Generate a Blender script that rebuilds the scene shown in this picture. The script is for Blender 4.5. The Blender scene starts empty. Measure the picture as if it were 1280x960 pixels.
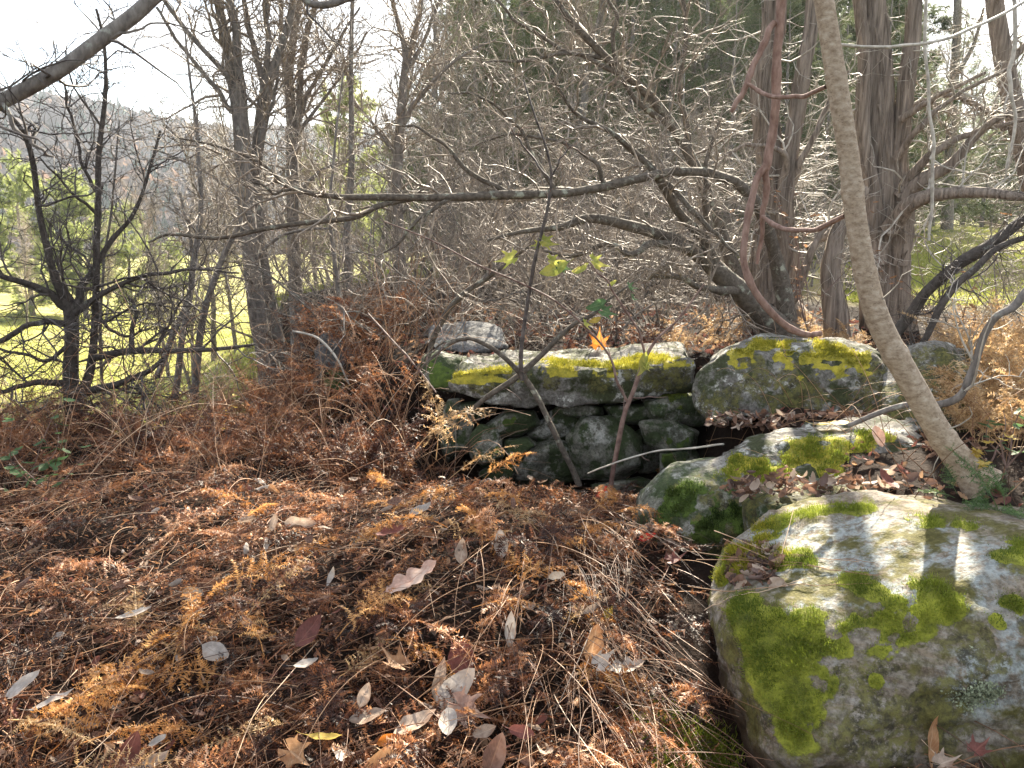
import bpy, bmesh, math, random
import numpy as np
from mathutils import Vector, Matrix

C = bpy.context.scene.collection
SC = bpy.context.scene
rad = math.radians

# ------------------------------------------------------------------ camera
FPX = 967.0            # focal length in pixels of the 1280 px wide photograph
PITCH = rad(12.0)
CAMZ = 1.5
cam_data = bpy.data.cameras.new("camera")
cam = bpy.data.objects.new("camera", cam_data)
C.objects.link(cam)
cam.location = (0, 0, CAMZ)
cam.rotation_euler = (math.pi / 2 - PITCH, 0, 0)
cam_data.sensor_width = 36.0
cam_data.lens = FPX / 1280 * 36
cam_data.clip_start = 0.05
cam_data.clip_end = 6000
SC.camera = cam

# ------------------------------------------------------------------ light
SUN_EL, SUN_AZ = rad(30.0), rad(17.0)       # azimuth to the right of the view
world = bpy.data.worlds.new("World")
SC.world = world
world.use_nodes = True
wn, wl = world.node_tree.nodes, world.node_tree.links
bg = wn["Background"]
sky = wn.new("ShaderNodeTexSky")
sky.sky_type = 'NISHITA'
sky.sun_disc = False
sky.sun_elevation = SUN_EL
sky.sun_rotation = SUN_AZ
sky.air_density = 1.0
sky.dust_density = 1.2
# thin broken cloud over the whole sky
wtc = wn.new("ShaderNodeTexCoord")
wmp = wn.new("ShaderNodeMapping")
wmp.inputs["Scale"].default_value = (1.6, 1.6, 5.0)
wno = wn.new("ShaderNodeTexNoise")
wno.inputs["Scale"].default_value = 2.3
wno.inputs["Detail"].default_value = 8
wno.inputs["Roughness"].default_value = 0.62
wrp = wn.new("ShaderNodeValToRGB")
wrp.color_ramp.elements[0].position = 0.36
wrp.color_ramp.elements[1].position = 0.57
wmx = wn.new("ShaderNodeMix")
wmx.data_type = 'RGBA'
wmx.inputs["B"].default_value = (4.0, 4.05, 4.15, 1)
wl.new(wtc.outputs["Generated"], wmp.inputs["Vector"])
wl.new(wmp.outputs[0], wno.inputs["Vector"])
wl.new(wno.outputs["Fac"], wrp.inputs[0])
wl.new(wrp.outputs["Color"], wmx.inputs["Factor"])
wl.new(sky.outputs[0], wmx.inputs["A"])
wl.new(wmx.outputs["Result"], bg.inputs["Color"])
bg.inputs["Strength"].default_value = 0.06

sun_data = bpy.data.lights.new("sun", 'SUN')
sun = bpy.data.objects.new("sun", sun_data)
C.objects.link(sun)
sun_data.energy = 5.0
sun_data.angle = rad(0.5)
sun_data.color = (1.0, 0.90, 0.73)
to_sun = Vector((math.sin(SUN_AZ) * math.cos(SUN_EL), math.cos(SUN_AZ) * math.cos(SUN_EL), math.sin(SUN_EL)))
sun.rotation_euler = to_sun.to_track_quat('Z', 'Y').to_euler()
sun.location = (5, 20, 15)

SC.view_settings.view_transform = 'Standard'
SC.view_settings.look = 'None'
SC.view_settings.exposure = 2.7
SC.view_settings.gamma = 1.0
SC.cycles.use_denoising = True
SC.cycles.max_bounces = 6
SC.cycles.diffuse_bounces = 3
SC.cycles.glossy_bounces = 2
SC.cycles.transmission_bounces = 4

# ------------------------------------------------------------------ numeric helpers
def _hash(ix, iy, iz, seed):
    n = (ix.astype(np.int64) * 374761393 + iy.astype(np.int64) * 668265263 +
         iz.astype(np.int64) * 1274126177 + seed * 144269) & 0xFFFFFFFF
    n = ((n ^ (n >> 13)) * 1103515245) & 0xFFFFFFFF
    n = ((n ^ (n >> 16)) * 2246822519) & 0xFFFFFFFF
    n = n ^ (n >> 15)
    return (n & 0xFFFFFF) / float(0xFFFFFF)

def noise(p, f=1.0, seed=0):
    """smooth value noise in -1..1 at points (N,3)"""
    q = np.asarray(p, float) * f + 137.31
    i = np.floor(q)
    w = q - i
    w = w * w * (3 - 2 * w)
    i = i.astype(np.int64)
    x, y, z = i[..., 0], i[..., 1], i[..., 2]
    r = 0
    for dx in (0, 1):
        for dy in (0, 1):
            for dz in (0, 1):
                k = ((w[..., 0] if dx else 1 - w[..., 0]) * (w[..., 1] if dy else 1 - w[..., 1]) *
                     (w[..., 2] if dz else 1 - w[..., 2]))
                r = r + k * _hash(x + dx, y + dy, z + dz, seed)
    return r * 2 - 1

def fbm(p, f=1.0, o=4, seed=0, g=0.5):
    a, s = 1.0, 0
    for k in range(o):
        s = s + a * noise(p, f, seed + k * 7)
        f *= 2.03
        a *= g
    return s

def ss(a, b, x):
    t = np.clip((np.asarray(x, float) - a) / (b - a), 0, 1)
    return t * t * (3 - 2 * t)

def nrm(v):
    return v / np.maximum(np.linalg.norm(v, axis=-1, keepdims=True), 1e-9)

CP, SP = math.cos(PITCH), math.sin(PITCH)

def at(px, py, d):
    """world point on the ray through photograph pixel (px,py) at forward distance d"""
    x, u = (px - 640) / FPX, (480 - py) / FPX
    ray = np.array([x, CP + u * SP, u * CP - SP])
    return np.array([0, 0, CAMZ]) + ray * (d / ray[1])

def slant(px, py, d):
    u = (480 - py) / FPX
    return d / (CP + u * SP)

def project(V):
    r = np.asarray(V, float) - np.array([0, 0, CAMZ])
    fw = r[..., 1] * CP - r[..., 2] * SP
    up = r[..., 1] * SP + r[..., 2] * CP
    return 640 + FPX * r[..., 0] / fw, 480 - FPX * up / fw, fw

# ------------------------------------------------------------------ terrain height
def height(x, y):
    x = np.asarray(x, float)
    y = np.asarray(y, float)
    p = np.stack([x, y, np.zeros_like(x)], -1)
    low = 0.17 - 0.17 * ss(3.2, 6.0, y)
    near = ss(9, 5, np.hypot(x, y))
    low = low + near * (0.055 * fbm(p, 1.7, 3, 5) + 0.042 * noise(p, 6.5, 9))
    # a swell in the middle of the fern bank and the drop beside the boulder
    low = low + 0.17 * np.exp(-((x + 0.15) / 0.75) ** 2 - ((y - 2.75) / 0.7) ** 2)
    low = low - 0.16 * np.exp(-((x - 0.55) / 0.22) ** 2) * ss(2.6, 1.7, y)
    # hollow in front of the wall
    low = low - 0.55 * np.exp(-(np.abs((x - 0.32) / 0.75)) ** 4 - (np.abs((y - 4.25) / 0.5)) ** 4)
    # fall to the valley on the left
    low = low - 0.85 * ss(4.7, 7.6, y) * ss(-1.7, -3.3, x)
    low = low - 3.6 * ss(6.8, 21, y) * ss(0.8, -5.0, x) - 3.0 * ss(30, 120, y) * ss(4, -12, x)
    high = 0.58 + near * 0.05 * fbm(p, 1.3, 3, 31) + 0.5 * ss(9, 45, y) * ss(0, 6, x)
    s1 = ss(1.05, 1.4, x) * ss(1.9, 2.4, y)
    s2 = ss(4.75, 5.15, y) * ss(-1.0 - 0.45 * (y - 4.6), -0.45 - 0.40 * (y - 4.6), x)
    s = np.maximum(s1, s2) * ss(-14, 2, x - np.minimum(y * 0.05, 4) + 3)
    far = ss(5, 40, np.hypot(x, y))
    return low * (1 - s) + high * s + far * 0.35 * fbm(p, 0.12, 3, 77)

_tm = np.geomspace(0.9, 90, 700)
def gpt(px, py, lift=0.0):
    x, u = (px - 640) / FPX, (480 - py) / FPX
    ray = np.array([x, CP + u * SP, u * CP - SP])
    P = np.array([0, 0, CAMZ]) + ray * _tm[:, None]
    b = np.nonzero(P[:, 2] <= height(P[:, 0], P[:, 1]) + lift)[0]
    return P[b[0]] if len(b) else P[-1]

# ------------------------------------------------------------------ mesh helpers
def build_mesh(name, V, F, mat=None, smooth=True, attrs=None):
    """V (n,3); F (m,3) or (m,4) int array, or list of such arrays"""
    me = bpy.data.meshes.new(name)
    V = np.asarray(V, np.float32)
    Fs = F if isinstance(F, list) else [F]
    Fs = [np.asarray(f, np.int32) for f in Fs if len(f)]
    nl = sum(f.size for f in Fs)
    nf = sum(len(f) for f in Fs)
    me.vertices.add(len(V))
    me.vertices.foreach_set("co", V.ravel())
    me.loops.add(nl)
    me.polygons.add(nf)
    me.loops.foreach_set("vertex_index", np.concatenate([f.ravel() for f in Fs]))
    tot = np.concatenate([np.full(len(f), f.shape[1], np.int32) for f in Fs])
    start = np.concatenate([[0], np.cumsum(tot)[:-1]]).astype(np.int32)
    me.polygons.foreach_set("loop_start", start)
    me.polygons.foreach_set("use_smooth", np.full(nf, smooth, bool))
    me.update(calc_edges=True)
    me.validate()
    for k, a in (attrs or {}).items():
        a = np.asarray(a, np.float32)
        if a.ndim == 1:
            at_ = me.attributes.new(k, 'FLOAT', 'POINT')
            at_.data.foreach_set("value", a)
        else:
            at_ = me.attributes.new(k, 'FLOAT_VECTOR', 'POINT')
            at_.data.foreach_set("vector", a.ravel())
    if mat:
        me.materials.append(mat)
    return me

def link(name, me, parent=None, kind=None):
    o = bpy.data.objects.new(name, me)
    C.objects.link(o)
    if parent is not None:
        o.parent = parent
        o.matrix_parent_inverse = Matrix.Translation(-Vector(parent.location))   # meshes are built in world coordinates
    if kind:
        o["kind"] = kind
    return o

def tag(o, label, cat, group=None):
    o["label"] = label
    o["category"] = cat
    if group:
        o["group"] = group
    return o

def thing(name, label, cat, group=None, loc=(0, 0, 0)):
    o = bpy.data.objects.new(name, None)
    C.objects.link(o)
    o.empty_display_size = 0.1
    o.location = loc
    return tag(o, label, cat, group)

class Geo:
    def __init__(s):
        s.V, s.Q, s.T, s.A, s.U, s.n = [], [], [], [], [], 0
    def add(s, V, Q=None, T=None, tint=0.5, uv=None):
        V = np.asarray(V, float).reshape(-1, 3)
        s.V.append(V)
        if Q is not None and len(Q):
            s.Q.append(np.asarray(Q) + s.n)
        if T is not None and len(T):
            s.T.append(np.asarray(T) + s.n)
        s.A.append(np.broadcast_to(np.asarray(tint, float), (len(V),)))
        s.U.append(np.zeros((len(V), 3)) if uv is None else uv)
        s.n += len(V)
        return s
    def tubes(s, P, R, S=3, tint=0.5):
        V, Q = tube(P, R, S)
        if np.ndim(tint) == 1:
            tint = np.repeat(tint, P.shape[1] * S)
        return s.add(V, Q, tint=tint)
    def mesh(s, name, mat, origin=(0, 0, 0), smooth=True, uv=False):
        V = np.concatenate(s.V) - np.asarray(origin, float)
        F = []
        if s.T: F.append(np.concatenate(s.T))
        if s.Q: F.append(np.concatenate(s.Q))
        at_ = {"tint": np.concatenate(s.A)}
        if uv:
            at_["leafuv"] = np.concatenate(s.U)
        return build_mesh(name, V, F, mat, smooth, at_)
    def obj(s, name, mat, parent=None, kind=None, origin=(0, 0, 0), smooth=True, uv=False):
        return link(name, s.mesh(name, mat, origin, smooth, uv), parent, kind)

def tube(P, R, S=3, rough=0.0, rf=(14, 2.0), seed=0):
    P = np.asarray(P, float)
    R = np.asarray(R, float)
    if P.ndim == 2:
        P, R = P[None], R[None]
    N, K, _ = P.shape
    T = nrm(np.gradient(P, axis=1))
    m = nrm(T.mean(1))
    ref = np.where(np.abs(m[:, 2:3]) < 0.75, np.array([[0, 0, 1.0]]), np.array([[1.0, 0.13, 0]]))[:, None, :]
    U = nrm(np.cross(T, np.broadcast_to(ref, T.shape)))
    W = np.cross(T, U)
    a = np.arange(S) / S * 2 * math.pi
    ca, sa = np.cos(a)[None, None, :, None], np.sin(a)[None, None, :, None]
    RR = R[:, :, None, None]
    D = ca * U[:, :, None, :] + sa * W[:, :, None, :]
    if rough:
        L = np.cumsum(np.concatenate([np.zeros((N, 1)), np.linalg.norm(np.diff(P, axis=1), axis=2)], 1), 1)
        q = np.stack(np.broadcast_arrays(np.cos(a)[None, None, :] * rf[0] / 6, np.sin(a)[None, None, :] * rf[0] / 6,
                                         L[:, :, None] * rf[1]), -1)
        n = fbm(q, 1.0, 3, seed)
        RR = RR * (1 + rough * n[..., None])
    V = P[:, :, None, :] + RR * D
    i = np.arange(N * K * S).reshape(N, K, S)
    j = np.roll(i, -1, 2)
    Q = np.stack([i[:, :-1], j[:, :-1], j[:, 1:], i[:, 1:]], -1).reshape(-1, 4)
    return V.reshape(-1, 3), Q

def resample(pts, K):
    """Catmull-Rom through control rows (x,y,z,r) -> P (K,3), R (K)"""
    c = np.asarray(pts, float)
    c = np.concatenate([[2 * c[0] - c[1]], c, [2 * c[-1] - c[-2]]])
    n = len(c) - 3
    t = np.linspace(0, n - 1e-6, K)
    i = t.astype(int)
    u = (t - i)[:, None]
    p0, p1, p2, p3 = c[i], c[i + 1], c[i + 2], c[i + 3]
    o = 0.5 * (2 * p1 + (p2 - p0) * u + (2 * p0 - 5 * p1 + 4 * p2 - p3) * u ** 2 + (3 * p1 - p0 - 3 * p2 + p3) * u ** 3)
    return o[:, :3], np.maximum(o[:, 3], 0.0006)

def pline(ctrl, K=24, wob=0.0, seed=0):
    """ctrl rows: (px, py, distance, width in photograph pixels)"""
    rows = []
    for px, py, d, w in ctrl:
        p = at(px, py, d)
        rows.append([*p, 0.5 * w * slant(px, py, d) / FPX])
    P, R = resample(rows, K)
    if wob:
        L = np.linspace(0, 1, K)[:, None]
        P = P + wob * np.stack([noise(np.concatenate([L * 9 + k * 31, L * 0, L * 0 + seed], 1), 1.0, seed + k) for k in range(3)], 1)
    return P, R

def sprout(rng, P, R, M, length, spread=(40, 80), up=0.2, wig=0.25, K=6, ratio=0.55, rtip=0.0009, t0=0.1, rmin=0.0012, bias=None, t1=1.0):
    """M children grown from parent polylines P (N,K,3), R (N,K)"""
    if P.ndim == 2:
        P, R = P[None], R[None]
    N, K0, _ = P.shape
    ln = np.linalg.norm(np.diff(P, axis=1), axis=2).sum(1)
    idx = rng.choice(N, M, p=ln / ln.sum())
    t = rng.uniform(t0, t1, M) * (K0 - 1.001)
    k = t.astype(int)
    f = (t - k)[:, None]
    pos = P[idx, k] * (1 - f) + P[idx, k + 1] * f
    r0 = R[idx, k] * (1 - f[:, 0]) + R[idx, k + 1] * f[:, 0]
    tan = nrm(P[idx, k + 1] - P[idx, k])
    rv = nrm(rng.normal(size=(M, 3)))
    per = nrm(np.cross(tan, rv))
    a = np.radians(rng.uniform(spread[0], spread[1], M))[:, None]
    d = tan * np.cos(a) + per * np.sin(a)
    d[:, 2] += up
    if bias is not None:
        d = d + np.asarray(bias)
    d = nrm(d)
    L = rng.uniform(length[0], length[1], M) * (1 - 0.45 * t / K0)
    step = (L / (K - 1))[:, None]
    out = np.zeros((M, K, 3))
    out[:, 0] = pos
    for q in range(1, K):
        d = d + wig * rng.normal(size=(M, 3))
        d[:, 2] += up * 0.15
        d = nrm(d)
        out[:, q] = out[:, q - 1] + d * step
    rs = np.maximum(np.minimum(r0 * ratio, L * 0.012), rmin)
    Rr = rs[:, None] * np.linspace(1, 0, K)[None, :] ** 0.8 + rtip
    return out, Rr

# ------------------------------------------------------------------ materials
def mat_new(name):
    m = bpy.data.materials.new(name)
    m.use_nodes = True
    nt = m.node_tree
    nt.nodes.clear()
    out = nt.nodes.new("ShaderNodeOutputMaterial")
    return m, nt, out

class N:
    """small node-graph helper"""
    def __init__(s, name):
        s.m, s.t, s.out = mat_new(name)
    def node(s, kind, **kw):
        n = s.t.nodes.new(kind)
        for k, v in kw.items():
            if k.startswith("i_"):
                n.inputs[k[2:].replace("_", " ")].default_value = v
            else:
                setattr(n, k, v)
        return n
    def lk(s, a, b):
        s.t.links.new(a, b)
    def coords(s, scale=(1, 1, 1), kind="Object"):
        tc = s.node("ShaderNodeTexCoord")
        mp = s.node("ShaderNodeMapping")
        mp.inputs["Scale"].default_value = scale
        s.lk(tc.outputs[kind], mp.inputs["Vector"])
        return mp.outputs[0]
    def noise(s, vec, scale, detail=4, rough=0.6, dist=0.0):
        n = s.node("ShaderNodeTexNoise")
        n.inputs["Scale"].default_value = scale
        n.inputs["Detail"].default_value = detail
        n.inputs["Roughness"].default_value = rough
        n.inputs["Distortion"].default_value = dist
        s.lk(vec, n.inputs["Vector"])
        return n.outputs["Fac"]
    def ramp(s, fac, stops):
        r = s.node("ShaderNodeValToRGB")
        e = r.color_ramp.elements
        while len(e) > 1:
            e.remove(e[-1])
        e[0].position, e[0].color = stops[0][0], (*stops[0][1], 1)
        for p, c in stops[1:]:
            q = e.new(p)
            q.color = (*c, 1)
        s.lk(fac, r.inputs[0])
        return r.outputs["Color"]
    def step(s, fac, a, b):
        r = s.node("ShaderNodeMapRange", interpolation_type='SMOOTHSTEP')
        r.inputs["From Min"].default_value = a
        r.inputs["From Max"].default_value = b
        s.lk(fac, r.inputs["Value"])
        return r.outputs["Result"]
    def mix(s, fac, a, b, mode='MIX'):
        n = s.node("ShaderNodeMix", data_type='RGBA', blend_type=mode)
        for v, k in ((fac, "Factor"), (a, "A"), (b, "B")):
            if isinstance(v, (int, float)):
                n.inputs[k].default_value = v
            elif isinstance(v, tuple):
                n.inputs[k].default_value = (*v, 1)
            else:
                s.lk(v, n.inputs[k])
        return n.outputs["Result"]
    def math(s, op, a, b=None):
        n = s.node("ShaderNodeMath", operation=op)
        for i, v in enumerate((a, b)):
            if v is None: continue
            if isinstance(v, (int, float)):
                n.inputs[i].default_value = v
            else:
                s.lk(v, n.inputs[i])
        return n.outputs[0]
    def attr(s, name):
        return s.node("ShaderNodeAttribute", attribute_name=name).outputs["Fac"]
    def island(s):
        return s.node("ShaderNodeNewGeometry").outputs["Random Per Island"]
    def orand(s):
        return s.node("ShaderNodeObjectInfo").outputs["Random"]
    def bump(s, h, strength=0.5, dist=0.01):
        b = s.node("ShaderNodeBump")
        b.inputs["Strength"].default_value = strength
        b.inputs["Distance"].default_value = dist
        s.lk(h, b.inputs["Height"])
        return b.outputs[0]
    def surface(s, col, rough=0.85, bump=None, spec=0.3):
        p = s.node("ShaderNodeBsdfPrincipled")
        if isinstance(col, tuple):
            p.inputs["Base Color"].default_value = (*col, 1)
        else:
            s.lk(col, p.inputs["Base Color"])
        p.inputs["Roughness"].default_value = rough
        p.inputs["Specular IOR Level"].default_value = spec
        if bump is not None:
            s.lk(bump, p.inputs["Normal"])
        s.lk(p.outputs[0], s.out.inputs[0])
        return s.m
    def leafy(s, col, trans=0.4, tcol=None, rough=0.7, spec=0.25, bump=None):
        p = s.node("ShaderNodeBsdfPrincipled")
        t = s.node("ShaderNodeBsdfTranslucent")
        x = s.node("ShaderNodeMixShader")
        x.inputs[0].default_value = trans
        p.inputs["Roughness"].default_value = rough
        p.inputs["Specular IOR Level"].default_value = spec
        for c, inp in ((col, p.inputs["Base Color"]), (tcol if tcol is not None else col, t.inputs["Color"])):
            if isinstance(c, tuple):
                inp.default_value = (*c, 1)
            else:
                s.lk(c, inp)
        if bump is not None:
            s.lk(bump, p.inputs["Normal"])
        s.lk(p.outputs[0], x.inputs[1])
        s.lk(t.outputs[0], x.inputs[2])
        s.lk(x.outputs[0], s.out.inputs[0])
        return s.m

def bark_mat(name, dark, light, scale=(1, 1, 1), f=30, lichen=None, lich_amt=(0.58, 0.68), bump=0.6, bd=0.01):
    n = N(name)
    v = n.coords(scale)
    a = n.noise(v, f, 6, 0.65)
    col = n.ramp(a, [(0.3, dark), (0.7, light)])
    if lichen:
        b = n.noise(n.coords((1, 1, 1)), 14, 5, 0.65)
        col = n.mix(n.step(b, *lich_amt), col, lichen)
    return n.surface(col, 0.9, n.bump(a, bump, bd), 0.2)

M = {}
M['bark_grey'] = bark_mat("grey_bark", (0.075, 0.066, 0.06), (0.25, 0.225, 0.205), (1, 1, 0.35), 34, (0.30, 0.31, 0.27), (0.56, 0.70))
M['bark_dark'] = bark_mat("dark_bark", (0.030, 0.025, 0.022), (0.105, 0.09, 0.08), (1, 1, 0.6), 45, (0.22, 0.23, 0.20), (0.62, 0.74))
M['bark_apple'] = bark_mat("lichened_bark", (0.045, 0.037, 0.030), (0.16, 0.135, 0.11), (1, 1, 1), 40, (0.30, 0.31, 0.25), (0.56, 0.68))
M['bark_cedar'] = bark_mat("cedar_bark", (0.07, 0.055, 0.046), (0.36, 0.30, 0.25), (1, 1, 0.07), 42, (0.2, 0.2, 0.17), (0.66, 0.8), 1.0, 0.02)
def twig_mat(name, a, b):
    n = N(name)
    v = n.coords()
    f = n.noise(v, 22, 3, 0.6)
    c = n.ramp(f, [(0.35, a), (0.65, b)])
    return n.surface(c, 0.62, None, 0.35)
M['twig_grey'] = twig_mat("grey_twig", (0.135, 0.108, 0.086), (0.35, 0.29, 0.23))
M['twig_dark'] = twig_mat("dark_twig", (0.035, 0.028, 0.026), (0.13, 0.11, 0.10))
M['twig_red'] = twig_mat("reddish_twig", (0.10, 0.055, 0.045), (0.24, 0.16, 0.13))
M['twig_pale'] = twig_mat("pale_twig", (0.26, 0.235, 0.20), (0.50, 0.46, 0.40))
M['vine'] = bark_mat("vine_bark", (0.13, 0.075, 0.058), (0.31, 0.215, 0.18), (1, 1, 0.4), 50, None, bump=0.3, bd=0.004)
def _sapling():
    n = N("mottled_bark")
    a = n.noise(n.coords((1, 1, 1.6)), 38, 5, 0.7)
    b = n.noise(n.coords((1, 1, 2.8)), 85, 4, 0.6)
    c = n.ramp(a, [(0.33, (0.20, 0.145, 0.10)), (0.5, (0.33, 0.26, 0.19)), (0.68, (0.46, 0.39, 0.31))])
    c = n.mix(n.step(b, 0.60, 0.72), c, (0.12, 0.08, 0.055))
    return n.surface(c, 0.8, n.bump(b, 0.35, 0.004), 0.25)
M['sapling'] = _sapling()

def fern_mat(name, stops, trans=0.35):
    n = N(name)
    t = n.attr("tint")
    c = n.ramp(t, stops)
    v = n.noise(n.coords(), 30, 2, 0.6)
    c = n.mix(0.5, c, n.mix(n.step(v, 0.3, 0.7), (0.4, 0.35, 0.35), (1.2, 1.15, 1.1)), 'MULTIPLY')
    return n.leafy(c, trans, rough=0.55, spec=0.4)
M['fern_brown'] = fern_mat("brown_fern", [(0.0, (0.022, 0.012, 0.010)), (0.3, (0.095, 0.040, 0.027)), (0.6, (0.34, 0.145, 0.065)), (0.8, (0.58, 0.29, 0.13)), (1.0, (0.70, 0.48, 0.33))])
M['fern_gold'] = fern_mat("golden_fern", [(0.0, (0.22, 0.12, 0.06)), (0.5, (0.50, 0.33, 0.16)), (1.0, (0.72, 0.56, 0.34))], 0.45)
M['fern_sunlit_orange'] = fern_mat("sunlit_orange_fern", [(0.0, (0.24, 0.09, 0.025)), (0.5, (0.58, 0.28, 0.085)), (1.0, (0.74, 0.47, 0.21))], 0.45)  # dried orange, brightened so the colour itself carries sunlight
M['fern_green'] = fern_mat("green_fern", [(0.0, (0.035, 0.085, 0.03)), (1.0, (0.15, 0.24, 0.08))], 0.4)
M['stem'] = fern_mat("fern_stalk", [(0.0, (0.045, 0.022, 0.016)), (0.45, (0.23, 0.115, 0.06)), (0.75, (0.45, 0.28, 0.16)), (1.0, (0.70, 0.55, 0.40))], 0.1)

def leaf_mat(name, base, vein, edge=None, trans=0.3, spec=0.3):
    n = N(name)
    sx = n.node("ShaderNodeSeparateXYZ")
    n.lk(n.node("ShaderNodeAttribute", attribute_name="leafuv").outputs["Vector"], sx.inputs[0])
    u, v = sx.outputs[0], sx.outputs[1]
    av = n.math('ABSOLUTE', v)
    mid = n.step(av, 0.09, 0.03)
    w = n.math('SUBTRACT', n.math('MULTIPLY', u, 9.0), n.math('MULTIPLY', av, 2.6))
    fr = n.math('ABSOLUTE', n.math('SUBTRACT', n.math('FRACT', w), 0.5))
    side = n.math('MULTIPLY', n.step(fr, 0.07, 0.02), 0.6)
    ve = n.math('MAXIMUM', mid, side)
    b = n.noise(n.coords(), 45, 5, 0.65)
    bl = n.noise(n.coords(), 14, 3, 0.6)
    col = n.mix(n.step(b, 0.35, 0.7), tuple(c * 0.62 for c in base), base)
    if edge:
        col = n.mix(n.step(bl, 0.46, 0.62), col, edge)
    col = n.mix(n.math('MULTIPLY', ve, 0.55), col, vein)
    t = n.attr("tint")
    col = n.mix(1.0, col, n.ramp(t, [(0, (0.55, 0.52, 0.5)), (1, (1.25, 1.22, 1.2))]), 'MULTIPLY')
    h = n.math('ADD', n.math('MULTIPLY', ve, -1.0), n.math('MULTIPLY', b, 0.7))
    return n.leafy(col, trans, None, 0.6, spec, n.bump(h, 0.5, 0.003))
M['leaf_pale'] = leaf_mat("pale_dead_leaf", (0.42, 0.33, 0.26), (0.52, 0.43, 0.35), (0.24, 0.16, 0.115), 0.25)
M['leaf_white'] = leaf_mat("silver_dead_leaf", (0.50, 0.46, 0.42), (0.38, 0.34, 0.30), (0.36, 0.30, 0.25), 0.18)
M['leaf_tan'] = leaf_mat("tan_dead_leaf", (0.47, 0.27, 0.14), (0.58, 0.4, 0.26), (0.34, 0.17, 0.08), 0.35)
M['leaf_pink'] = leaf_mat("pinkish_oak_leaf", (0.56, 0.36, 0.28), (0.42, 0.22, 0.16), (0.52, 0.40, 0.33), 0.25)
M['leaf_brown'] = leaf_mat("brown_dead_leaf", (0.19, 0.10, 0.07), (0.30, 0.18, 0.12), (0.26, 0.16, 0.12), 0.25)
M['leaf_shade'] = leaf_mat("dark_brown_leaf", (0.10, 0.065, 0.055), (0.18, 0.12, 0.1), None, 0.2)
M['leaf_maroon'] = leaf_mat("maroon_leaf", (0.20, 0.075, 0.062), (0.30, 0.13, 0.10), None, 0.25)
M['leaf_red'] = leaf_mat("red_leaf", (0.52, 0.035, 0.018), (0.4, 0.08, 0.05), None, 0.45)
M['leaf_orange'] = leaf_mat("orange_leaf", (0.66, 0.22, 0.035), (0.7, 0.36, 0.10), (0.5, 0.22, 0.06), 0.5)
M['leaf_yellow'] = leaf_mat("yellow_leaf", (0.68, 0.50, 0.10), (0.7, 0.58, 0.25), None, 0.45)
M['leaf_lime'] = leaf_mat("yellow_green_leaf", (0.46, 0.52, 0.11), (0.55, 0.58, 0.22), (0.6, 0.58, 0.14), 0.6)
M['leaf_green'] = leaf_mat("green_leaf", (0.10, 0.19, 0.075), (0.2, 0.28, 0.13), None, 0.4)

def stone_mat(name, a, b, lichen, algae_shade=None, alg=(0.45, 0.6), moss_hi=(0.30, 0.30, 0.035), moss_lo=(0.06, 0.085, 0.018), speck=0.5, strata=None):
    n = N(name)
    v = n.coords()
    big = n.noise(v, 5.5, 5, 0.6)
    fine = n.noise(v, 70, 5, 0.7)
    mid = n.noise(v, 22, 5, 0.65)
    col = n.ramp(big, [(0.32, a), (0.68, b)])
    if strata:
        sv = n.noise(n.coords((1.2, 2.0, 14)), 3.5, 5, 0.65, 0.6)
        col = n.mix(n.step(sv, 0.40, 0.62), col, strata)
    col = n.mix(n.step(fine, 0.36, 0.64), n.mix(1.0, col, (0.5, 0.48, 0.46), 'MULTIPLY'), col)
    vo = n.node("ShaderNodeTexVoronoi", feature='SMOOTH_F1')
    vo.inputs["Scale"].default_value = 13
    n.lk(v, vo.inputs["Vector"])
    lf = n.math('MULTIPLY', n.step(mid, 0.50, 0.58), n.step(n.noise(v, 4.0, 3, 0.6), 0.44, 0.58))
    col = n.mix(n.math('MULTIPLY', lf, speck), col, lichen)
    la = n.attr("lichen")
    col = n.mix(n.math('MULTIPLY', la, n.step(n.noise(v, 34, 5, 0.7), 0.40, 0.56)), col, n.mix(n.step(fine, 0.35, 0.6), tuple(c * 0.6 for c in lichen), lichen))
    if algae_shade:
        af = n.step(n.noise(v, 7, 5, 0.7), *alg)
        col = n.mix(af, col, n.mix(n.step(fine, 0.3, 0.7), tuple(c * 0.5 for c in algae_shade), algae_shade))
    ag = n.attr("algae_shade")  # dark moss and algae, and painted shadow on the stone behind the sapling
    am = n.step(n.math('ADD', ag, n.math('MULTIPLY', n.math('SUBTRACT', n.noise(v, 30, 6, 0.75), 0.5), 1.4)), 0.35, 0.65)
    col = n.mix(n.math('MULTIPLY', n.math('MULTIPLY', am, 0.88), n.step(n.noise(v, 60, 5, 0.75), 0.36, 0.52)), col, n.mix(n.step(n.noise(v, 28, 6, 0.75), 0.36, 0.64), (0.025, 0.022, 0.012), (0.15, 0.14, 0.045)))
    ms = n.attr("moss")
    mm = n.step(n.math('ADD', ms, n.math('MULTIPLY', n.math('SUBTRACT', n.noise(v, 40, 5, 0.7), 0.5), 0.9)), 0.42, 0.58)
    mc = n.ramp(n.noise(v, 17, 6, 0.75), [(0.32, moss_lo), (0.46, tuple((a + b) * 0.42 for a, b in zip(moss_lo, moss_hi))), (0.66, moss_hi)])
    col = n.mix(mm, col, mc)
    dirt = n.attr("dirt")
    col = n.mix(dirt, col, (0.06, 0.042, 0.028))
    h = n.math('ADD', n.math('MULTIPLY', fine, 0.5), n.math('ADD', mid, n.math('MULTIPLY', mm, 0.3)))
    return n.surface(col, 0.92, n.bump(h, 0.7, 0.012), 0.2)
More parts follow.
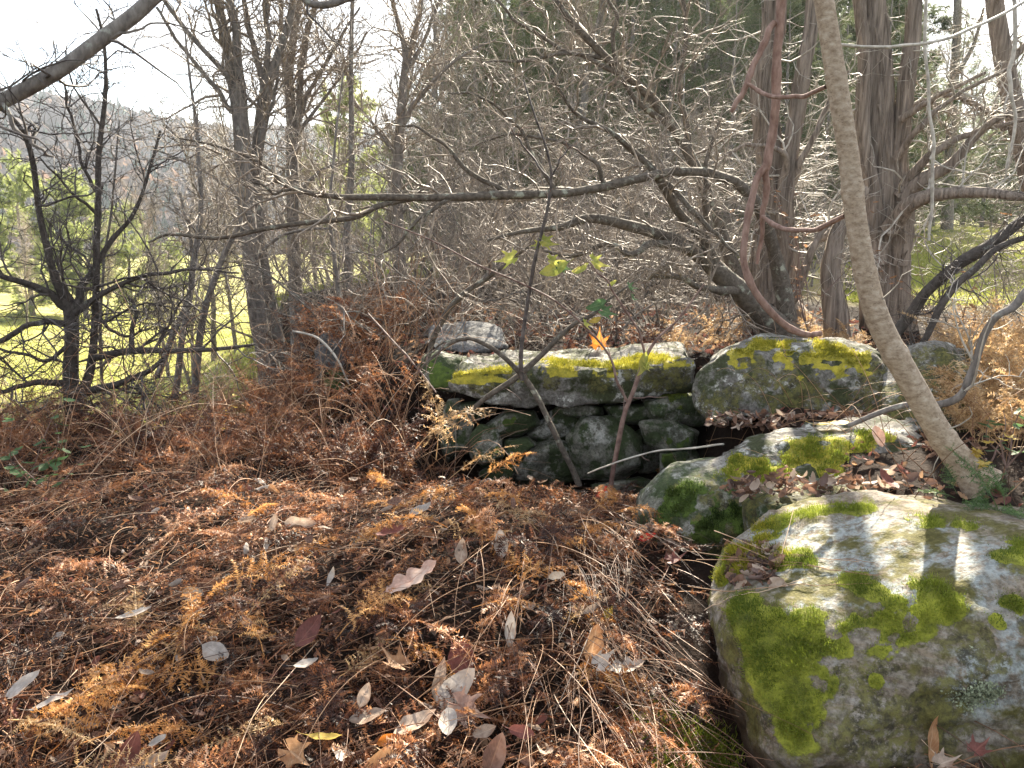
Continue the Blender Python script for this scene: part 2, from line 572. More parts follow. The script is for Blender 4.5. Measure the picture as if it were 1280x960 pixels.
M['stone_near'] = stone_mat("pale_schist", (0.14, 0.11, 0.078), (0.28, 0.225, 0.165), (0.30, 0.325, 0.315), (0.12, 0.108, 0.035), (0.46, 0.60), (0.30, 0.31, 0.04), (0.06, 0.07, 0.016), 0.2, (0.27, 0.245, 0.21))
M['stone_cap'] = stone_mat("lichened_stone", (0.10, 0.092, 0.08), (0.27, 0.26, 0.24), (0.46, 0.46, 0.42), (0.055, 0.062, 0.028), (0.46, 0.58), (0.45, 0.38, 0.05), (0.14, 0.14, 0.025), 0.85)
M['stone_low'] = stone_mat("algae_green_stone", (0.10, 0.105, 0.08), (0.24, 0.235, 0.195), (0.40, 0.40, 0.36), (0.055, 0.075, 0.032), (0.44, 0.56), (0.11, 0.16, 0.03), (0.04, 0.065, 0.02), 0.6)
M['stone_grey'] = stone_mat("weathered_grey_stone", (0.09, 0.09, 0.09), (0.20, 0.20, 0.205), (0.30, 0.31, 0.30), None, (0.5, 0.6), (0.3, 0.3, 0.05), (0.1, 0.12, 0.03), 0.6)
def _moss(name, lo, hi):
    n = N(name)
    t = n.attr("tint")
    c = n.ramp(t, [(0, lo), (1, hi)])
    return n.leafy(c, 0.35)
M['moss_yellow'] = _moss("yellow_moss", (0.14, 0.15, 0.02), (0.60, 0.52, 0.06))
M['moss_green'] = _moss("green_moss", (0.055, 0.095, 0.015), (0.38, 0.42, 0.05))
M['moss_dark'] = _moss("dark_moss", (0.02, 0.04, 0.012), (0.12, 0.17, 0.035))

def _ground():
    n = N("ground_soil_and_grass")
    v = n.coords()
    a = n.noise(v, 9, 6, 0.7)
    b = n.noise(v, 55, 5, 0.7)
    soil = n.ramp(a, [(0.3, (0.008, 0.006, 0.005)), (0.7, (0.034, 0.020, 0.014))])
    soil = n.mix(n.step(b, 0.58, 0.72), soil, (0.075, 0.045, 0.03))
    g = n.ramp(n.noise(v, 0.35, 6, 0.7), [(0.3, (0.27, 0.235, 0.085)), (0.5, (0.27, 0.27, 0.075)), (0.68, (0.38, 0.31, 0.17))])
    g = n.mix(0.55, g, n.mix(n.noise(v, 7, 5, 0.75), (0.5, 0.5, 0.5), (1.3, 1.3, 1.3)), 'MULTIPLY')
    col = n.mix(n.attr("meadow"), soil, g)
    return n.surface(col, 0.95, n.bump(n.math('ADD', a, b), 0.8, 0.03), 0.1)
M['ground'] = _ground()

# ------------------------------------------------------------------ setting: ground, hills, wooded slope
def meadow_mask(x, y):
    p = np.stack([x, y, 0 * x], -1)
    j = 1.2 * fbm(p, 0.5, 3, 3)
    left = ss(11.5, 15, y + j) * ss(0.5, -2.0, x + 0.05 * y)
    right = ss(2.9, 3.9, x - 0.10 * (y - 9) + 0.4 * j) * ss(7.6, 9.2, y + 0.5 * j)
    far = ss(20, 26, np.hypot(x, y))
    return np.maximum(np.maximum(left, right), far)

def make_ground():
    r = np.concatenate([np.linspace(0.25, 6, 150), np.geomspace(6.1, 330, 110)])
    a = np.linspace(0, 2 * math.pi, 361)[:-1]
    Rg, Ag = np.meshgrid(r, a, indexing='ij')
    x, y = Rg * np.sin(Ag), Rg * np.cos(Ag)
    z = height(x, y)
    V = np.stack([x, y, z], -1).reshape(-1, 3)
    n0, n1 = Rg.shape
    i = np.arange(n0 * n1).reshape(n0, n1)
    j = np.roll(i, -1, 1)
    Q = np.stack([i[:-1], j[:-1], j[1:], i[1:]], -1).reshape(-1, 4)[:, ::-1]
    c = len(V)
    V = np.concatenate([V, [[0, 0, float(height(0., 0.))]]])
    T = np.stack([i[0], np.roll(i[0], -1), np.full(n1, c)], -1)[:, ::-1]
    me = build_mesh("ground", V, [Q, T], M['ground'], True, {"meadow": meadow_mask(V[:, 0], V[:, 1])})
    return link("ground", me, None, "structure")
make_ground()

def hill_z(x, y):
    r = np.hypot(x, y)
    az = np.arctan2(x, y)
    crest = 78 - 6 * ss(-0.28, -0.05, az) + 7 * np.sin(az * 9 + 0.8) + 4 * np.sin(az * 23)
    base = -12.5
    z = base + crest * ss(170, 640, r) + 8 * fbm(np.stack([x, y, 0 * x], -1), 0.012, 3, 8) * ss(200, 400, r) * ss(760, 600, r)
    return z - 90 * ss(700, 1400, r)

def _hillmat():
    n = N("wooded_hillside")
    a = n.noise(n.coords(), 0.03, 5, 0.7)
    col = n.ramp(a, [(0.3, (0.05, 0.045, 0.04)), (0.5, (0.11, 0.075, 0.06)), (0.7, (0.06, 0.065, 0.045))])
    return n.surface(col, 1.0, None, 0.0)
M['hill'] = _hillmat()
def make_hills():
    r = np.geomspace(150, 1500, 60)
    a = np.linspace(-1.15, 1.15, 200)
    Rg, Ag = np.meshgrid(r, a, indexing='ij')
    x, y = Rg * np.sin(Ag), Rg * np.cos(Ag)
    V = np.stack([x, y, hill_z(x, y)], -1).reshape(-1, 3)
    i = np.arange(V.shape[0]).reshape(Rg.shape)
    Q = np.stack([i[:-1, :-1], i[:-1, 1:], i[1:, 1:], i[1:, :-1]], -1).reshape(-1, 4)[:, ::-1]
    link("hills", build_mesh("hills", V, Q, M['hill']), None, "structure")
    # crowns of the far wood, one mass
    rng = np.random.default_rng(4)
    n = 15000
    az = rng.uniform(-0.8, 0.5, n)
    rr = 215 + 480 * rng.uniform(0, 1, n) ** 0.8
    x, y = rr * np.sin(az), rr * np.cos(az)
    z = hill_z(x, y)
    kind = noise(np.stack([x, y, 0 * x], -1), 0.012, 12) + 0.5 * rng.normal(size=n)
    con = kind > 0.55
    # crown template: irregular double fan
    k = 7
    ang = np.arange(k) / k * 2 * math.pi
    ring = lambda rad_, zz: np.stack([np.cos(ang) * rad_, np.sin(ang) * rad_, np.full(k, zz)], -1)
    tv = np.concatenate([ring(0.45, 0.1), ring(1.0, 0.45), ring(0.7, 0.8), [[0, 0, 1.0]]])
    tf = []
    for q in range(2):
        for s in range(k):
            p0, p1 = q * k + s, q * k + (s + 1) % k
            tf += [[p0, p1, p1 + k], [p0, p1 + k, p0 + k]]
    for s in range(k):
        tf.append([2 * k + s, 2 * k + (s + 1) % k, 3 * k])
    tf = np.array(tf)
    w = np.where(con, rng.uniform(2.0, 3.2, n), rng.uniform(2.6, 4.6, n))
    h = np.where(con, rng.uniform(8, 12, n), rng.uniform(5, 8.5, n))
    V = tv[None] * np.stack([w, w, h], -1)[:, None, :] * (1 + 0.16 * rng.normal(size=(n, len(tv), 1)))
    taper = np.where(con[:, None], np.array([1.0] * k + [0.75] * k + [0.3] * k + [0.1]), 1.0)
    V[..., 0] *= taper
    V[..., 1] *= taper
    V += np.stack([x, y, z - 1], -1)[:, None, :]
    F = (tf[None] + (np.arange(n) * len(tv))[:, None, None]).reshape(-1, 3)
    tint = np.where(con, rng.uniform(0.0, 0.2, n), np.where(rng.uniform(size=n) < 0.22, rng.uniform(0.8, 1.0, n), rng.uniform(0.35, 0.68, n)))
    m = N("far_wood")
    c = m.ramp(m.attr("tint"), [(0.0, (0.022, 0.042, 0.028)), (0.22, (0.04, 0.06, 0.035)), (0.34, (0.085, 0.07, 0.066)), (0.7, (0.13, 0.105, 0.095)), (0.82, (0.17, 0.10, 0.065)), (1.0, (0.20, 0.12, 0.07))])
    me = build_mesh("hillside_forest", V.reshape(-1, 3), F, m.leafy(c, 0.25, rough=1.0, spec=0.0), False, {"tint": np.repeat(tint, len(tv))})
    link("hillside_forest", me, None, "stuff")
make_hills()

# ------------------------------------------------------------------ stones
def hull_remesh(pts, voxel, smooth_it=3):
    bm = bmesh.new()
    for p in pts:
        bm.verts.new(p)
    r = bmesh.ops.convex_hull(bm, input=bm.verts)
    dead = [v for v in bm.verts if not v.link_faces]
    bmesh.ops.delete(bm, geom=dead, context='VERTS')
    bmesh.ops.recalc_face_normals(bm, faces=bm.faces)
    me = bpy.data.meshes.new("tmp")
    bm.to_mesh(me)
    bm.free()
    o = bpy.data.objects.new("tmp", me)
    C.objects.link(o)
    m = o.modifiers.new("r", 'REMESH')
    m.mode = 'VOXEL'
    m.voxel_size = voxel
    s = o.modifiers.new("s", 'SMOOTH')
    s.iterations = smooth_it
    s.factor = 0.5
    dg = bpy.context.evaluated_depsgraph_get()
    dg.update()
    ev = bpy.data.meshes.new_from_object(o.evaluated_get(dg))
    nv = len(ev.vertices)
    V = np.zeros(nv * 3, np.float32)
    ev.vertices.foreach_get("co", V)
    nl = np.zeros(nv * 3, np.float32)
    ev.vertices.foreach_get("normal", nl)
    nlp = len(ev.loops)
    L = np.zeros(nlp, np.int32)
    ev.loops.foreach_get("vertex_index", L)
    tot = np.zeros(len(ev.polygons), np.int32)
    ev.polygons.foreach_get("loop_total", tot)
    assert (tot == 4).all()
    bpy.data.objects.remove(o)
    bpy.data.meshes.remove(ev)
    bpy.data.meshes.remove(me)
    return V.reshape(-1, 3).astype(float), nl.reshape(-1, 3).astype(float), L.reshape(-1, 4)

def vnormals(V, Q):
    a = np.cross(V[Q[:, 2]] - V[Q[:, 0]], V[Q[:, 3]] - V[Q[:, 1]])
    n = np.zeros_like(V)
    for k in range(4):
        np.add.at(n, Q[:, k], a)
    return nrm(n)

def blobs3d(V, blobs):
    """marks given where they sit on the stone in the photograph, fixed to the nearest surface point"""
    px, py, fw = project(V)
    out = []
    for bx, by, br in blobs:
        d = np.hypot(px - bx, py - by)
        c = np.nonzero(d < max(14, d.min() + 4))[0]
        k = c[np.argmin(fw[c])]
        out.append((V[k], br * fw[k] / FPX))
    return out

def field(V, bl, soft=0.35):
    f = np.zeros(len(V))
    for c, r in bl:
        d = np.linalg.norm(V - c, axis=1) / r
        f = np.maximum(f, ss(1 + soft, 1 - soft, d))
    return f

def stone(name, pts, mat, parent=None, voxel=0.02, amp=0.03, freq=4.0, strata=0.0, top_moss=0.0, moss=(), lichen=(), nomoss=(), seed=0, dirt_below=None, up=None, dark=(), keep=-0.6, broken=0.0):
    V, n, Q = hull_remesh(pts, voxel, 1)
    V = V + n * (amp * fbm(V, freq, 3, seed)[:, None])
    rid = 1 - np.abs(fbm(V, freq * 3.2, 3, seed + 5, 0.6))
    V = V + n * (amp * 0.38 * (rid - 0.6))[:, None]
    if strata:
        q = V * np.array([0.8, 0.8, 1.0])
        st = noise(q * np.array([1.2, 1.2, 14.0]), 1.6, seed + 9) + 0.6 * noise(q * np.array([2, 2, 24.0]), 2.0, seed + 11)
        side = 1 - np.abs(n[:, 2]) * 0.7
        V = V + n * (strata * st * side)[:, None]
    if broken:
        fc = ss(0.55, 0.1, n[:, 2])
        rg = 1 - 2 * np.abs(fbm(V * np.array([1, 1, 1.5]), 7.0, 4, seed + 31, 0.6))
        stp = np.floor(3.0 * fbm(V, 4.5, 3, seed + 33)) / 3.0
        V = V + n * (broken * fc * (0.8 * rg + 0.9 * stp))[:, None]
    V = V + n * (voxel * 0.28 * noise(V, 1.0 / (voxel * 2.5), seed + 3))[:, None]
    n = vnormals(V, Q)
    mo = top_moss * ss(0.55, 0.95, n[:, 2]) * ss(-0.35, 0.35, fbm(V, 6.0, 3, seed + 21))
    if moss:
        mo = np.maximum(mo, field(V, blobs3d(V, moss), 0.6) * ss(keep, keep + 0.95, fbm(V, 9, 4, seed + 22, 0.65)))
        if up is not None:
            mo = mo * ss(up[0], up[1], n[:, 2])
    if nomoss:
        mo = mo * (1 - field(V, blobs3d(V, nomoss)))
    li = np.zeros(len(V))
    if lichen:
        li = field(V, blobs3d(V, lichen))
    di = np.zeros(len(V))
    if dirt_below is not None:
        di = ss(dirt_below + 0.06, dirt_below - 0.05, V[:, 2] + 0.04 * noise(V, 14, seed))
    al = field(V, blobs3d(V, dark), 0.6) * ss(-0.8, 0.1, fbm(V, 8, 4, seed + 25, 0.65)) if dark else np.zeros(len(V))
    me = build_mesh(name, V, Q, mat, True, {"moss": mo, "lichen": li, "dirt": di, "algae_shade": al})
    o = link(name, me, parent)
    return o, V, n, Q, mo

def moss_fuzz(parent, V, n, mask, count, length, width, mat, seed=0, thr=0.45, name="moss"):
    rng = np.random.default_rng(seed)
    w = np.clip((mask - thr) / (1 - thr), 0, 1) ** 0.8
    if w.sum() < 1:
        return None
    # clumpiness
    w = w * ss(-0.9, 0.5, noise(V, 38, seed + 2))
    i = rng.choice(len(V), count, p=w / w.sum())
    p = V[i] + rng.normal(size=(count, 3)) * 0.008
    d = nrm(n[i] + rng.normal(size=(count, 3)) * 0.55 + np.array([0, -0.05, 0.15]))
    L = rng.uniform(length * 0.4, length, count) * (0.6 + 0.7 * ss(-0.6, 0.6, noise(V[i], 30, seed)))
    side = nrm(np.cross(d, rng.normal(size=(count, 3)))) * width
    b = p - n[i] * 0.004
    P = np.stack([b - side, b + side, p + d * L[:, None]], 1).reshape(-1, 3)
    T = np.arange(count * 3).reshape(-1, 3)
    g = rng.uniform(0, 1, count) * 0.45 + 0.55 * ss(-0.7, 0.7, fbm(V[i], 12, 3, seed + 4))
    tint = np.stack([g * 0.45, g * 0.45, g], 1).ravel()
    me = build_mesh(name, P, T, mat, False, {"tint": tint})
    return link(name, me, parent, "stuff")

def PX(*rows):
    return [tuple(at(*r)) for r in rows]

# --- the near boulder at the lower right
nb = thing("boulder", "big pale boulder with green moss hanging over its left corner, nearest of all the stones", "boulder", None, tuple(at(1130, 930, 1.85)))
pts = PX((888, 712, 2.28), (905, 682, 2.36), (958, 640, 2.45), (1055, 614, 2.5), (1160, 628, 2.45), (1245, 645, 2.35), (1330, 640, 2.4), (1500, 665, 2.38),
         (886, 748, 2.12), (927, 772, 1.90), (1000, 776, 1.86), (1090, 768, 1.80), (1170, 740, 1.78), (1270, 700, 1.80), (1400, 690, 1.8), (1545, 735, 2.0),
         (992, 950, 1.60), (945, 850, 1.74), (1010, 955, 1.60), (1120, 960, 1.60), (1300, 950, 1.58), (1500, 950, 1.66), (1570, 850, 2.0), (1290, 800, 1.62), (1180, 830, 1.64), (1080, 860, 1.66), (1500, 800, 1.62))
pts += [(0.66, 2.1, 0.05), (0.66, 1.62, 0.10), (0.72, 2.5, 0.1), (1.72, 1.66, 0.02), (1.95, 2.1, 0.02), (1.7, 2.5, 0.1)]
def trail(pts_, r0, r1, n_, jit=4, seed=1):
    rr_ = np.random.default_rng(seed)
    q_ = np.array(pts_, float)
    t_ = np.linspace(0, len(q_) - 1.001, n_)
    k_ = t_.astype(int)
    f_ = (t_ - k_)[:, None]
    c_ = q_[k_] * (1 - f_) + q_[k_ + 1] * f_ + rr_.normal(size=(n_, 2)) * jit
    return [(x, y, rr_.uniform(r0, r1)) for x, y in c_]
MOSS_NEAR = (trail([(900, 700), (928, 668), (960, 645), (1010, 628), (1060, 620)], 14, 24, 12, 4, 1) + trail([(905, 715), (915, 745), (930, 768), (965, 778), (1005, 776), (1050, 780), (1100, 772), (1150, 755), (1178, 728)], 16, 30, 28, 7, 2) +
             trail([(938, 785), (952, 820), (968, 850), (982, 885), (992, 905)], 20, 34, 12, 5, 3) + trail([(960, 790), (1005, 800), (1018, 830), (1000, 860)], 18, 30, 9, 8, 4) + trail([(1060, 722), (1085, 726), (1110, 738), (1160, 715)], 12, 20, 7, 4, 5) +
             trail([(960, 690), (985, 675), (1000, 690)], 12, 20, 5, 5, 6) + [(1160, 640, 18), (1200, 645, 16), (1140, 634, 14), (1265, 680, 24), (1275, 668, 20)] + [(1262, 745, 16), (1248, 762, 12), (1085, 845, 10)])
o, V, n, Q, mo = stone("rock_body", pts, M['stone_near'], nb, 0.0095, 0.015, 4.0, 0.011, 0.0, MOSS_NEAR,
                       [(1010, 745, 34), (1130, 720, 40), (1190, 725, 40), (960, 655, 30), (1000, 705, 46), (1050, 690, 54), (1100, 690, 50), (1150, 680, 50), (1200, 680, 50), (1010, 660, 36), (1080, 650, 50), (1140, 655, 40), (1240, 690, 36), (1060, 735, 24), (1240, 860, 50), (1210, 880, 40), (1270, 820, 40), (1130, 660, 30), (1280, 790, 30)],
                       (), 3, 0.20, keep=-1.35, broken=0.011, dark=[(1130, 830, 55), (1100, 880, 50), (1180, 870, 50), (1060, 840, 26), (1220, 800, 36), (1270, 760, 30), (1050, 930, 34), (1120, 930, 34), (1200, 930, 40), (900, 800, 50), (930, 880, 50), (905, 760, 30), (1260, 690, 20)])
NEARV = V
fl = mo * ss(0.0, 0.6, mo)
moss_fuzz(nb, V, n, mo * ss(-0.25, 0.35, n[:, 2] + 0.35 * noise(V, 9, 2) + 0.3), 60000, 0.0095, 0.0009, M['moss_green'], 5)
topm = mo * ss(0.6, 0.8, n[:, 2])
moss_fuzz(nb, V, n, topm * ss(1.98, 2.2, V[:, 1]) * ss(0.95, 0.75, V[:, 0]), 16000, 0.012, 0.0012, M['moss_yellow'], 6)
# foliose lichen flakes standing off the lower right face
px, py, fw = project(V)
lm = ss(60, 20, np.hypot((px - 1235) / 1.0, (py - 850) / 0.9)) * (n[:, 1] < 0.1) * ss(-0.2, 0.5, fbm(V, 16, 3, 77))
ml = N("grey_green_lichen")
lcol = ml.ramp(ml.attr("tint"), [(0, (0.15, 0.17, 0.10)), (1, (0.36, 0.40, 0.27))])
M['lichen'] = ml.leafy(lcol, 0.15)
def lichen_flakes(parent, V, n, mask, count, seed):
    rng = np.random.default_rng(seed)
    i = rng.choice(len(V), count, p=mask / mask.sum())
    c = V[i] + n[i] * rng.uniform(0.0, 0.005, (count, 1)) + rng.normal(size=(count, 3)) * 0.004
    a = nrm(np.cross(n[i], rng.normal(size=(count, 3))))
    b = np.cross(n[i], a)
    a = nrm(a + n[i] * rng.normal(size=(count, 1)) * 0.5)
    r = rng.uniform(0.0018, 0.0045, count)[:, None]
    P = np.stack([c - a * r, c + b * r * 0.7, c + a * r, c - b * r * 0.6 + n[i] * r * 0.5], 1).reshape(-1, 3)
    Qd = np.arange(count * 4).reshape(-1, 4)
    t = np.repeat(rng.uniform(0, 1, count), 4)
    link("lichen", build_mesh("lichen", P, Qd, M['lichen'], False, {"tint": t}), parent, "stuff")
lichen_flakes(nb, V, n, lm + 1e-9, 3000, 3)

# --- the dry stone wall: every stone is a part
wall = thing("stone_wall", "old dry stone wall of mossy slabs and green fieldstones, running behind the hollow", "stone wall", None, (0.3, 4.5, 0.0))
CAP = []
def cap(label, name, pts, mat, **k):
    o, V, n, Q, mo = stone(name, pts, mat, wall, **k)
    if label:
        o["label"] = label
    return o, V, n, mo
# long capstone
o, V, n, mo = cap("long thick capstone with bright yellow moss along its top", "capstone",
    PX((565, 466, 4.42), (562, 486, 4.42), (610, 505, 4.40), (655, 511, 4.38), (715, 509, 4.36), (775, 500, 4.38), (862, 490, 4.42), (864, 452, 4.42), (820, 458, 4.36), (700, 464, 4.36), (620, 470, 4.40),
       (592, 446, 4.95), (640, 440, 5.15), (720, 436, 5.2), (800, 432, 5.2), (852, 430, 5.1), (590, 476, 5.0), (720, 480, 5.2), (850, 470, 5.1)),
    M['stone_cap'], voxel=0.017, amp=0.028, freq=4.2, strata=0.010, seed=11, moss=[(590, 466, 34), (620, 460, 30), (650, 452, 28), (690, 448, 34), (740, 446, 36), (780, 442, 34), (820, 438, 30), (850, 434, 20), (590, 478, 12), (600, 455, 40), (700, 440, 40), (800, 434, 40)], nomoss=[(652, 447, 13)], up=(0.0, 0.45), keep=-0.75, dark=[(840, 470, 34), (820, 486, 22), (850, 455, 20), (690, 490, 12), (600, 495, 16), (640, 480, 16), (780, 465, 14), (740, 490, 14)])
moss_fuzz(o, V, n, mo * ss(0.45, 0.75, n[:, 2]), 15000, 0.016, 0.0022, M['moss_yellow'], 8)
# boulder at the wall's right end
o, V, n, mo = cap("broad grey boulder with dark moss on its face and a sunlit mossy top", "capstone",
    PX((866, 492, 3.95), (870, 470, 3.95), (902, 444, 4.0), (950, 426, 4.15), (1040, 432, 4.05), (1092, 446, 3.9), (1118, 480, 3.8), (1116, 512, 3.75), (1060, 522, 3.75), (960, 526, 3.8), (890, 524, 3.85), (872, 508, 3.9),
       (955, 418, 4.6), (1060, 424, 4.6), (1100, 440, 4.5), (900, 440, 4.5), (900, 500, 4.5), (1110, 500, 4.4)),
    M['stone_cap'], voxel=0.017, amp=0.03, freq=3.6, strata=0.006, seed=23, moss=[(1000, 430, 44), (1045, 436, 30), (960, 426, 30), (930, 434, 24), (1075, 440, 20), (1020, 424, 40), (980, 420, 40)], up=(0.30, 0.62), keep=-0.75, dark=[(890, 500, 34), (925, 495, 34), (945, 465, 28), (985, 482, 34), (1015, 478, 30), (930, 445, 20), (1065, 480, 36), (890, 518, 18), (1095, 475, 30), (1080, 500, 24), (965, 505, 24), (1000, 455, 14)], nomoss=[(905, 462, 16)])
moss_fuzz(o, V, n, mo * ss(0.5, 0.8, n[:, 2]), 9000, 0.014, 0.002, M['moss_yellow'], 9)
moss_fuzz(o, V, n, mo * ss(0.5, 0.2, n[:, 2]), 7000, 0.010, 0.0016, M['moss_dark'], 10)
# darker neighbour behind the sapling
cap("brown stone with shadow painted dark on it, behind the leaning sapling", "capstone",
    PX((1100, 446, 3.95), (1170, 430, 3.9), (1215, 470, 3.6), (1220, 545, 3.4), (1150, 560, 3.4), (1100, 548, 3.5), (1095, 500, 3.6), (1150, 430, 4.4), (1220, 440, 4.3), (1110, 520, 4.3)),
    M['stone_cap'], voxel=0.022, amp=0.03, seed=29, dark=[(1130, 500, 50), (1160, 450, 40), (1180, 520, 50)])  # dark blobs put this stone's shadow into its colour
# mossy ledge stones nearer than the boulder
o, V, n, mo = cap("low stone shaggy with yellow-green moss in front of the boulder", "capstone",
    PX((872, 592, 3.05), (884, 574, 3.15), (930, 550, 3.3), (1000, 528, 3.5), (1090, 518, 3.55), (1150, 522, 3.4), (1160, 560, 3.1), (1100, 590, 2.95), (1040, 604, 2.9), (950, 622, 2.85), (880, 616, 2.92),
       (900, 570, 3.12), (960, 556, 3.15), (1050, 548, 3.15), (1120, 545, 3.12)),
    M['stone_cap'], voxel=0.014, amp=0.016, strata=0.010, seed=37, moss=[(1000, 560, 36), (1030, 550, 34), (1060, 536, 30), (960, 575, 30), (925, 566, 22), (900, 585, 20), (1000, 590, 28), (1095, 530, 26), (1050, 590, 20), (1030, 575, 30)], nomoss=[(940, 552, 13), (975, 545, 10)], keep=-0.9)
moss_fuzz(o, V, n, mo, 22000, 0.016, 0.0016, M['moss_green'], 11)
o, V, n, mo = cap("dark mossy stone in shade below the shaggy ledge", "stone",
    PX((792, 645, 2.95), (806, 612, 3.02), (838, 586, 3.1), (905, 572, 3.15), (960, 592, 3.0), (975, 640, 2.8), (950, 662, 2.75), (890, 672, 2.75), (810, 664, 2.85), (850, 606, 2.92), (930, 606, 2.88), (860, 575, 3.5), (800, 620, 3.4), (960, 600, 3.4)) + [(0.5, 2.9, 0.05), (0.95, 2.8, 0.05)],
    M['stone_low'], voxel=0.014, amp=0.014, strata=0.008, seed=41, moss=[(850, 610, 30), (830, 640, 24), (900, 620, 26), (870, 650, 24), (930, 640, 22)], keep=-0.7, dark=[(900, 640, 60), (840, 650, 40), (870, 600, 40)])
moss_fuzz(o, V, n, mo, 11000, 0.010, 0.0014, M['moss_dark'], 12)
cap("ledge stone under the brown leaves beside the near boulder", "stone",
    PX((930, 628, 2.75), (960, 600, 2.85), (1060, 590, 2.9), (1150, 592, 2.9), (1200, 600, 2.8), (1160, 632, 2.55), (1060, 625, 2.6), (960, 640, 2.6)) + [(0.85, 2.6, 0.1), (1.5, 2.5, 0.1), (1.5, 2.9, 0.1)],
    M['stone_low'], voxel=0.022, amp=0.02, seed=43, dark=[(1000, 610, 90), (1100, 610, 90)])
# stones left of and behind the long slab
o, V, n, mo = cap("squat dark stone under the left end of the slab", "capstone",
    PX((526, 452, 4.75), (545, 440, 4.9), (580, 445, 4.9), (578, 488, 4.7), (535, 486, 4.7), (524, 470, 4.7), (545, 440, 5.3), (590, 445, 5.3), (580, 480, 5.3), (530, 480, 5.3)),
    M['stone_low'], voxel=0.02, amp=0.025, seed=47, moss=[(550, 446, 18), (540, 465, 14)])
cap("layered pale grey slab lying behind the wall's left end", "capstone",
    PX((528, 430, 5.3), (540, 408, 5.6), (600, 402, 5.8), (628, 410, 5.7), (634, 434, 5.4), (600, 442, 5.3), (550, 440, 5.25), (545, 405, 6.1), (620, 404, 6.2), (630, 430, 6.0)),
    M['stone_grey'], voxel=0.02, amp=0.022, strata=0.022, seed=53)
for k, (lab, rows) in enumerate([
    (None, [(585, 548), (600, 531), (622, 534), (630, 572), (604, 584), (588, 572)]),
    (None, [(608, 532), (632, 513), (668, 513), (676, 530), (650, 544), (616, 546)]),
    ("pale wedge stone in the middle of the wall face", [(657, 546), (690, 514), (738, 512), (728, 544), (690, 552)]),
    (None, [(628, 550), (660, 545), (672, 556), (652, 572), (632, 572)]),
    ("moss green stone with one white broken face low in the wall", [(638, 592), (655, 562), (692, 549), (730, 560), (740, 590), (700, 606), (650, 606)]),
    ("largest stone of the wall face, grey green and rounded", [(711, 548), (728, 522), (768, 520), (800, 548), (804, 584), (770, 600), (722, 594)]),
    (None, [(752, 506), (812, 504), (812, 530), (768, 530)]),
    (None, [(788, 546), (806, 534), (828, 560), (826, 586), (800, 590)]),
    (None, [(800, 528), (838, 522), (872, 540), (868, 566), (830, 570), (808, 552)]),
    ("thickly mossed stone tucked against the slab's right end", [(806, 500), (850, 490), (884, 500), (886, 528), (845, 534), (812, 522)]),
    (None, [(824, 566), (868, 560), (880, 588), (850, 600), (826, 592)]),
    (None, [(562, 566), (572, 522), (588, 510), (596, 530), (586, 566)]),
    (None, [(568, 505), (600, 503), (612, 518), (590, 530), (570, 522)]),
    (None, [(600, 592), (622, 574), (648, 580), (640, 600), (612, 606)]),
    (None, [(690, 515), (700, 506), (752, 508), (752, 518), (722, 520)]),
    (None, [(740, 606), (800, 596), (830, 606), (800, 625), (745, 622)]),
    (None, [(548, 545), (560, 500), (575, 500), (574, 560), (560, 575)]),
    (None, [(640, 612), (700, 606), (730, 616), (700, 632), (650, 630)])]):
    d0 = 4.5 + 0.04 * ((k * 7) % 5) - (0.12 if k in (9, 8, 10) else 0) + (0.1 if k in (11, 12, 16) else 0)
    cx, cy = np.mean([r[0] for r in rows]), np.mean([r[1] for r in rows])
    P_ = [(cx + (x - cx) * 1.05, cy + (y - cy) * 1.06, d0) for x, y in rows] + [(cx + (x - cx) * 0.84, cy + (y - cy) * 0.80, d0 - 0.07 - 0.045 * math.sin(k * 2.3 + (x - cx) * 0.035 + (y - cy) * 0.05)) for x, y in rows] + \
         [(cx + (x - cx) * 1.0, cy + (y - cy) * 0.95, d0 + 0.32) for x, y in rows]
    o, V, n, mo = cap(lab, "stone", PX(*P_), M['stone_low'], voxel=0.013, amp=0.010, freq=5.0, strata=0.006, seed=60 + k,
        moss=[(845, 510, 30), (870, 520, 16)] if k == 9 else ([(cx, cy + 4, 16)] if k in (1, 8, 10, 0) else ()),
        lichen=[(650, 588, 15), (645, 600, 13)] if k == 4 else ([(670, 540, 16), (690, 525, 14)] if k == 2 else ([(735, 540, 18)] if k == 5 else ())))
    if k == 9:
        moss_fuzz(o, V, n, mo, 5000, 0.014, 0.002, M['moss_green'], 80)

# earth core behind the face so that the joints read dark and deep
# two grey stones standing apart at the wall's far left end
for lab, rows in [("blue grey stone half hidden among brown ferns left of the wall, lower of two", [(392, 462, 6.2), (392, 436, 6.3), (420, 428, 6.4), (440, 440, 6.3), (442, 464, 6.2), (400, 430, 6.8), (435, 436, 6.8)]),
                  ("small rounded grey stone perched above another left of the wall", [(398, 430, 6.5), (402, 416, 6.6), (420, 410, 6.6), (432, 418, 6.6), (432, 434, 6.5), (405, 416, 6.9), (428, 416, 6.9)])]:
    V_ = PX(*rows)
    o = stone("fieldstone", V_, M['stone_grey'], None, 0.02, 0.02, 5.0, 0.008, seed=97)[0]
    tag(o, lab, "stone", "stones fallen beyond the wall's end")

# ------------------------------------------------------------------ woody plants drawn limb by limb
def limb_set(root, trunk_mat, twig_m, limbs, rng, *a_, ws=1.0, **k_):
    limbs = [(t_, [(x, y, d, w * ws) for x, y, d, w in c_]) for t_, c_ in limbs]
    return _limb_set(root, trunk_mat, twig_m, limbs, rng, *a_, **k_)

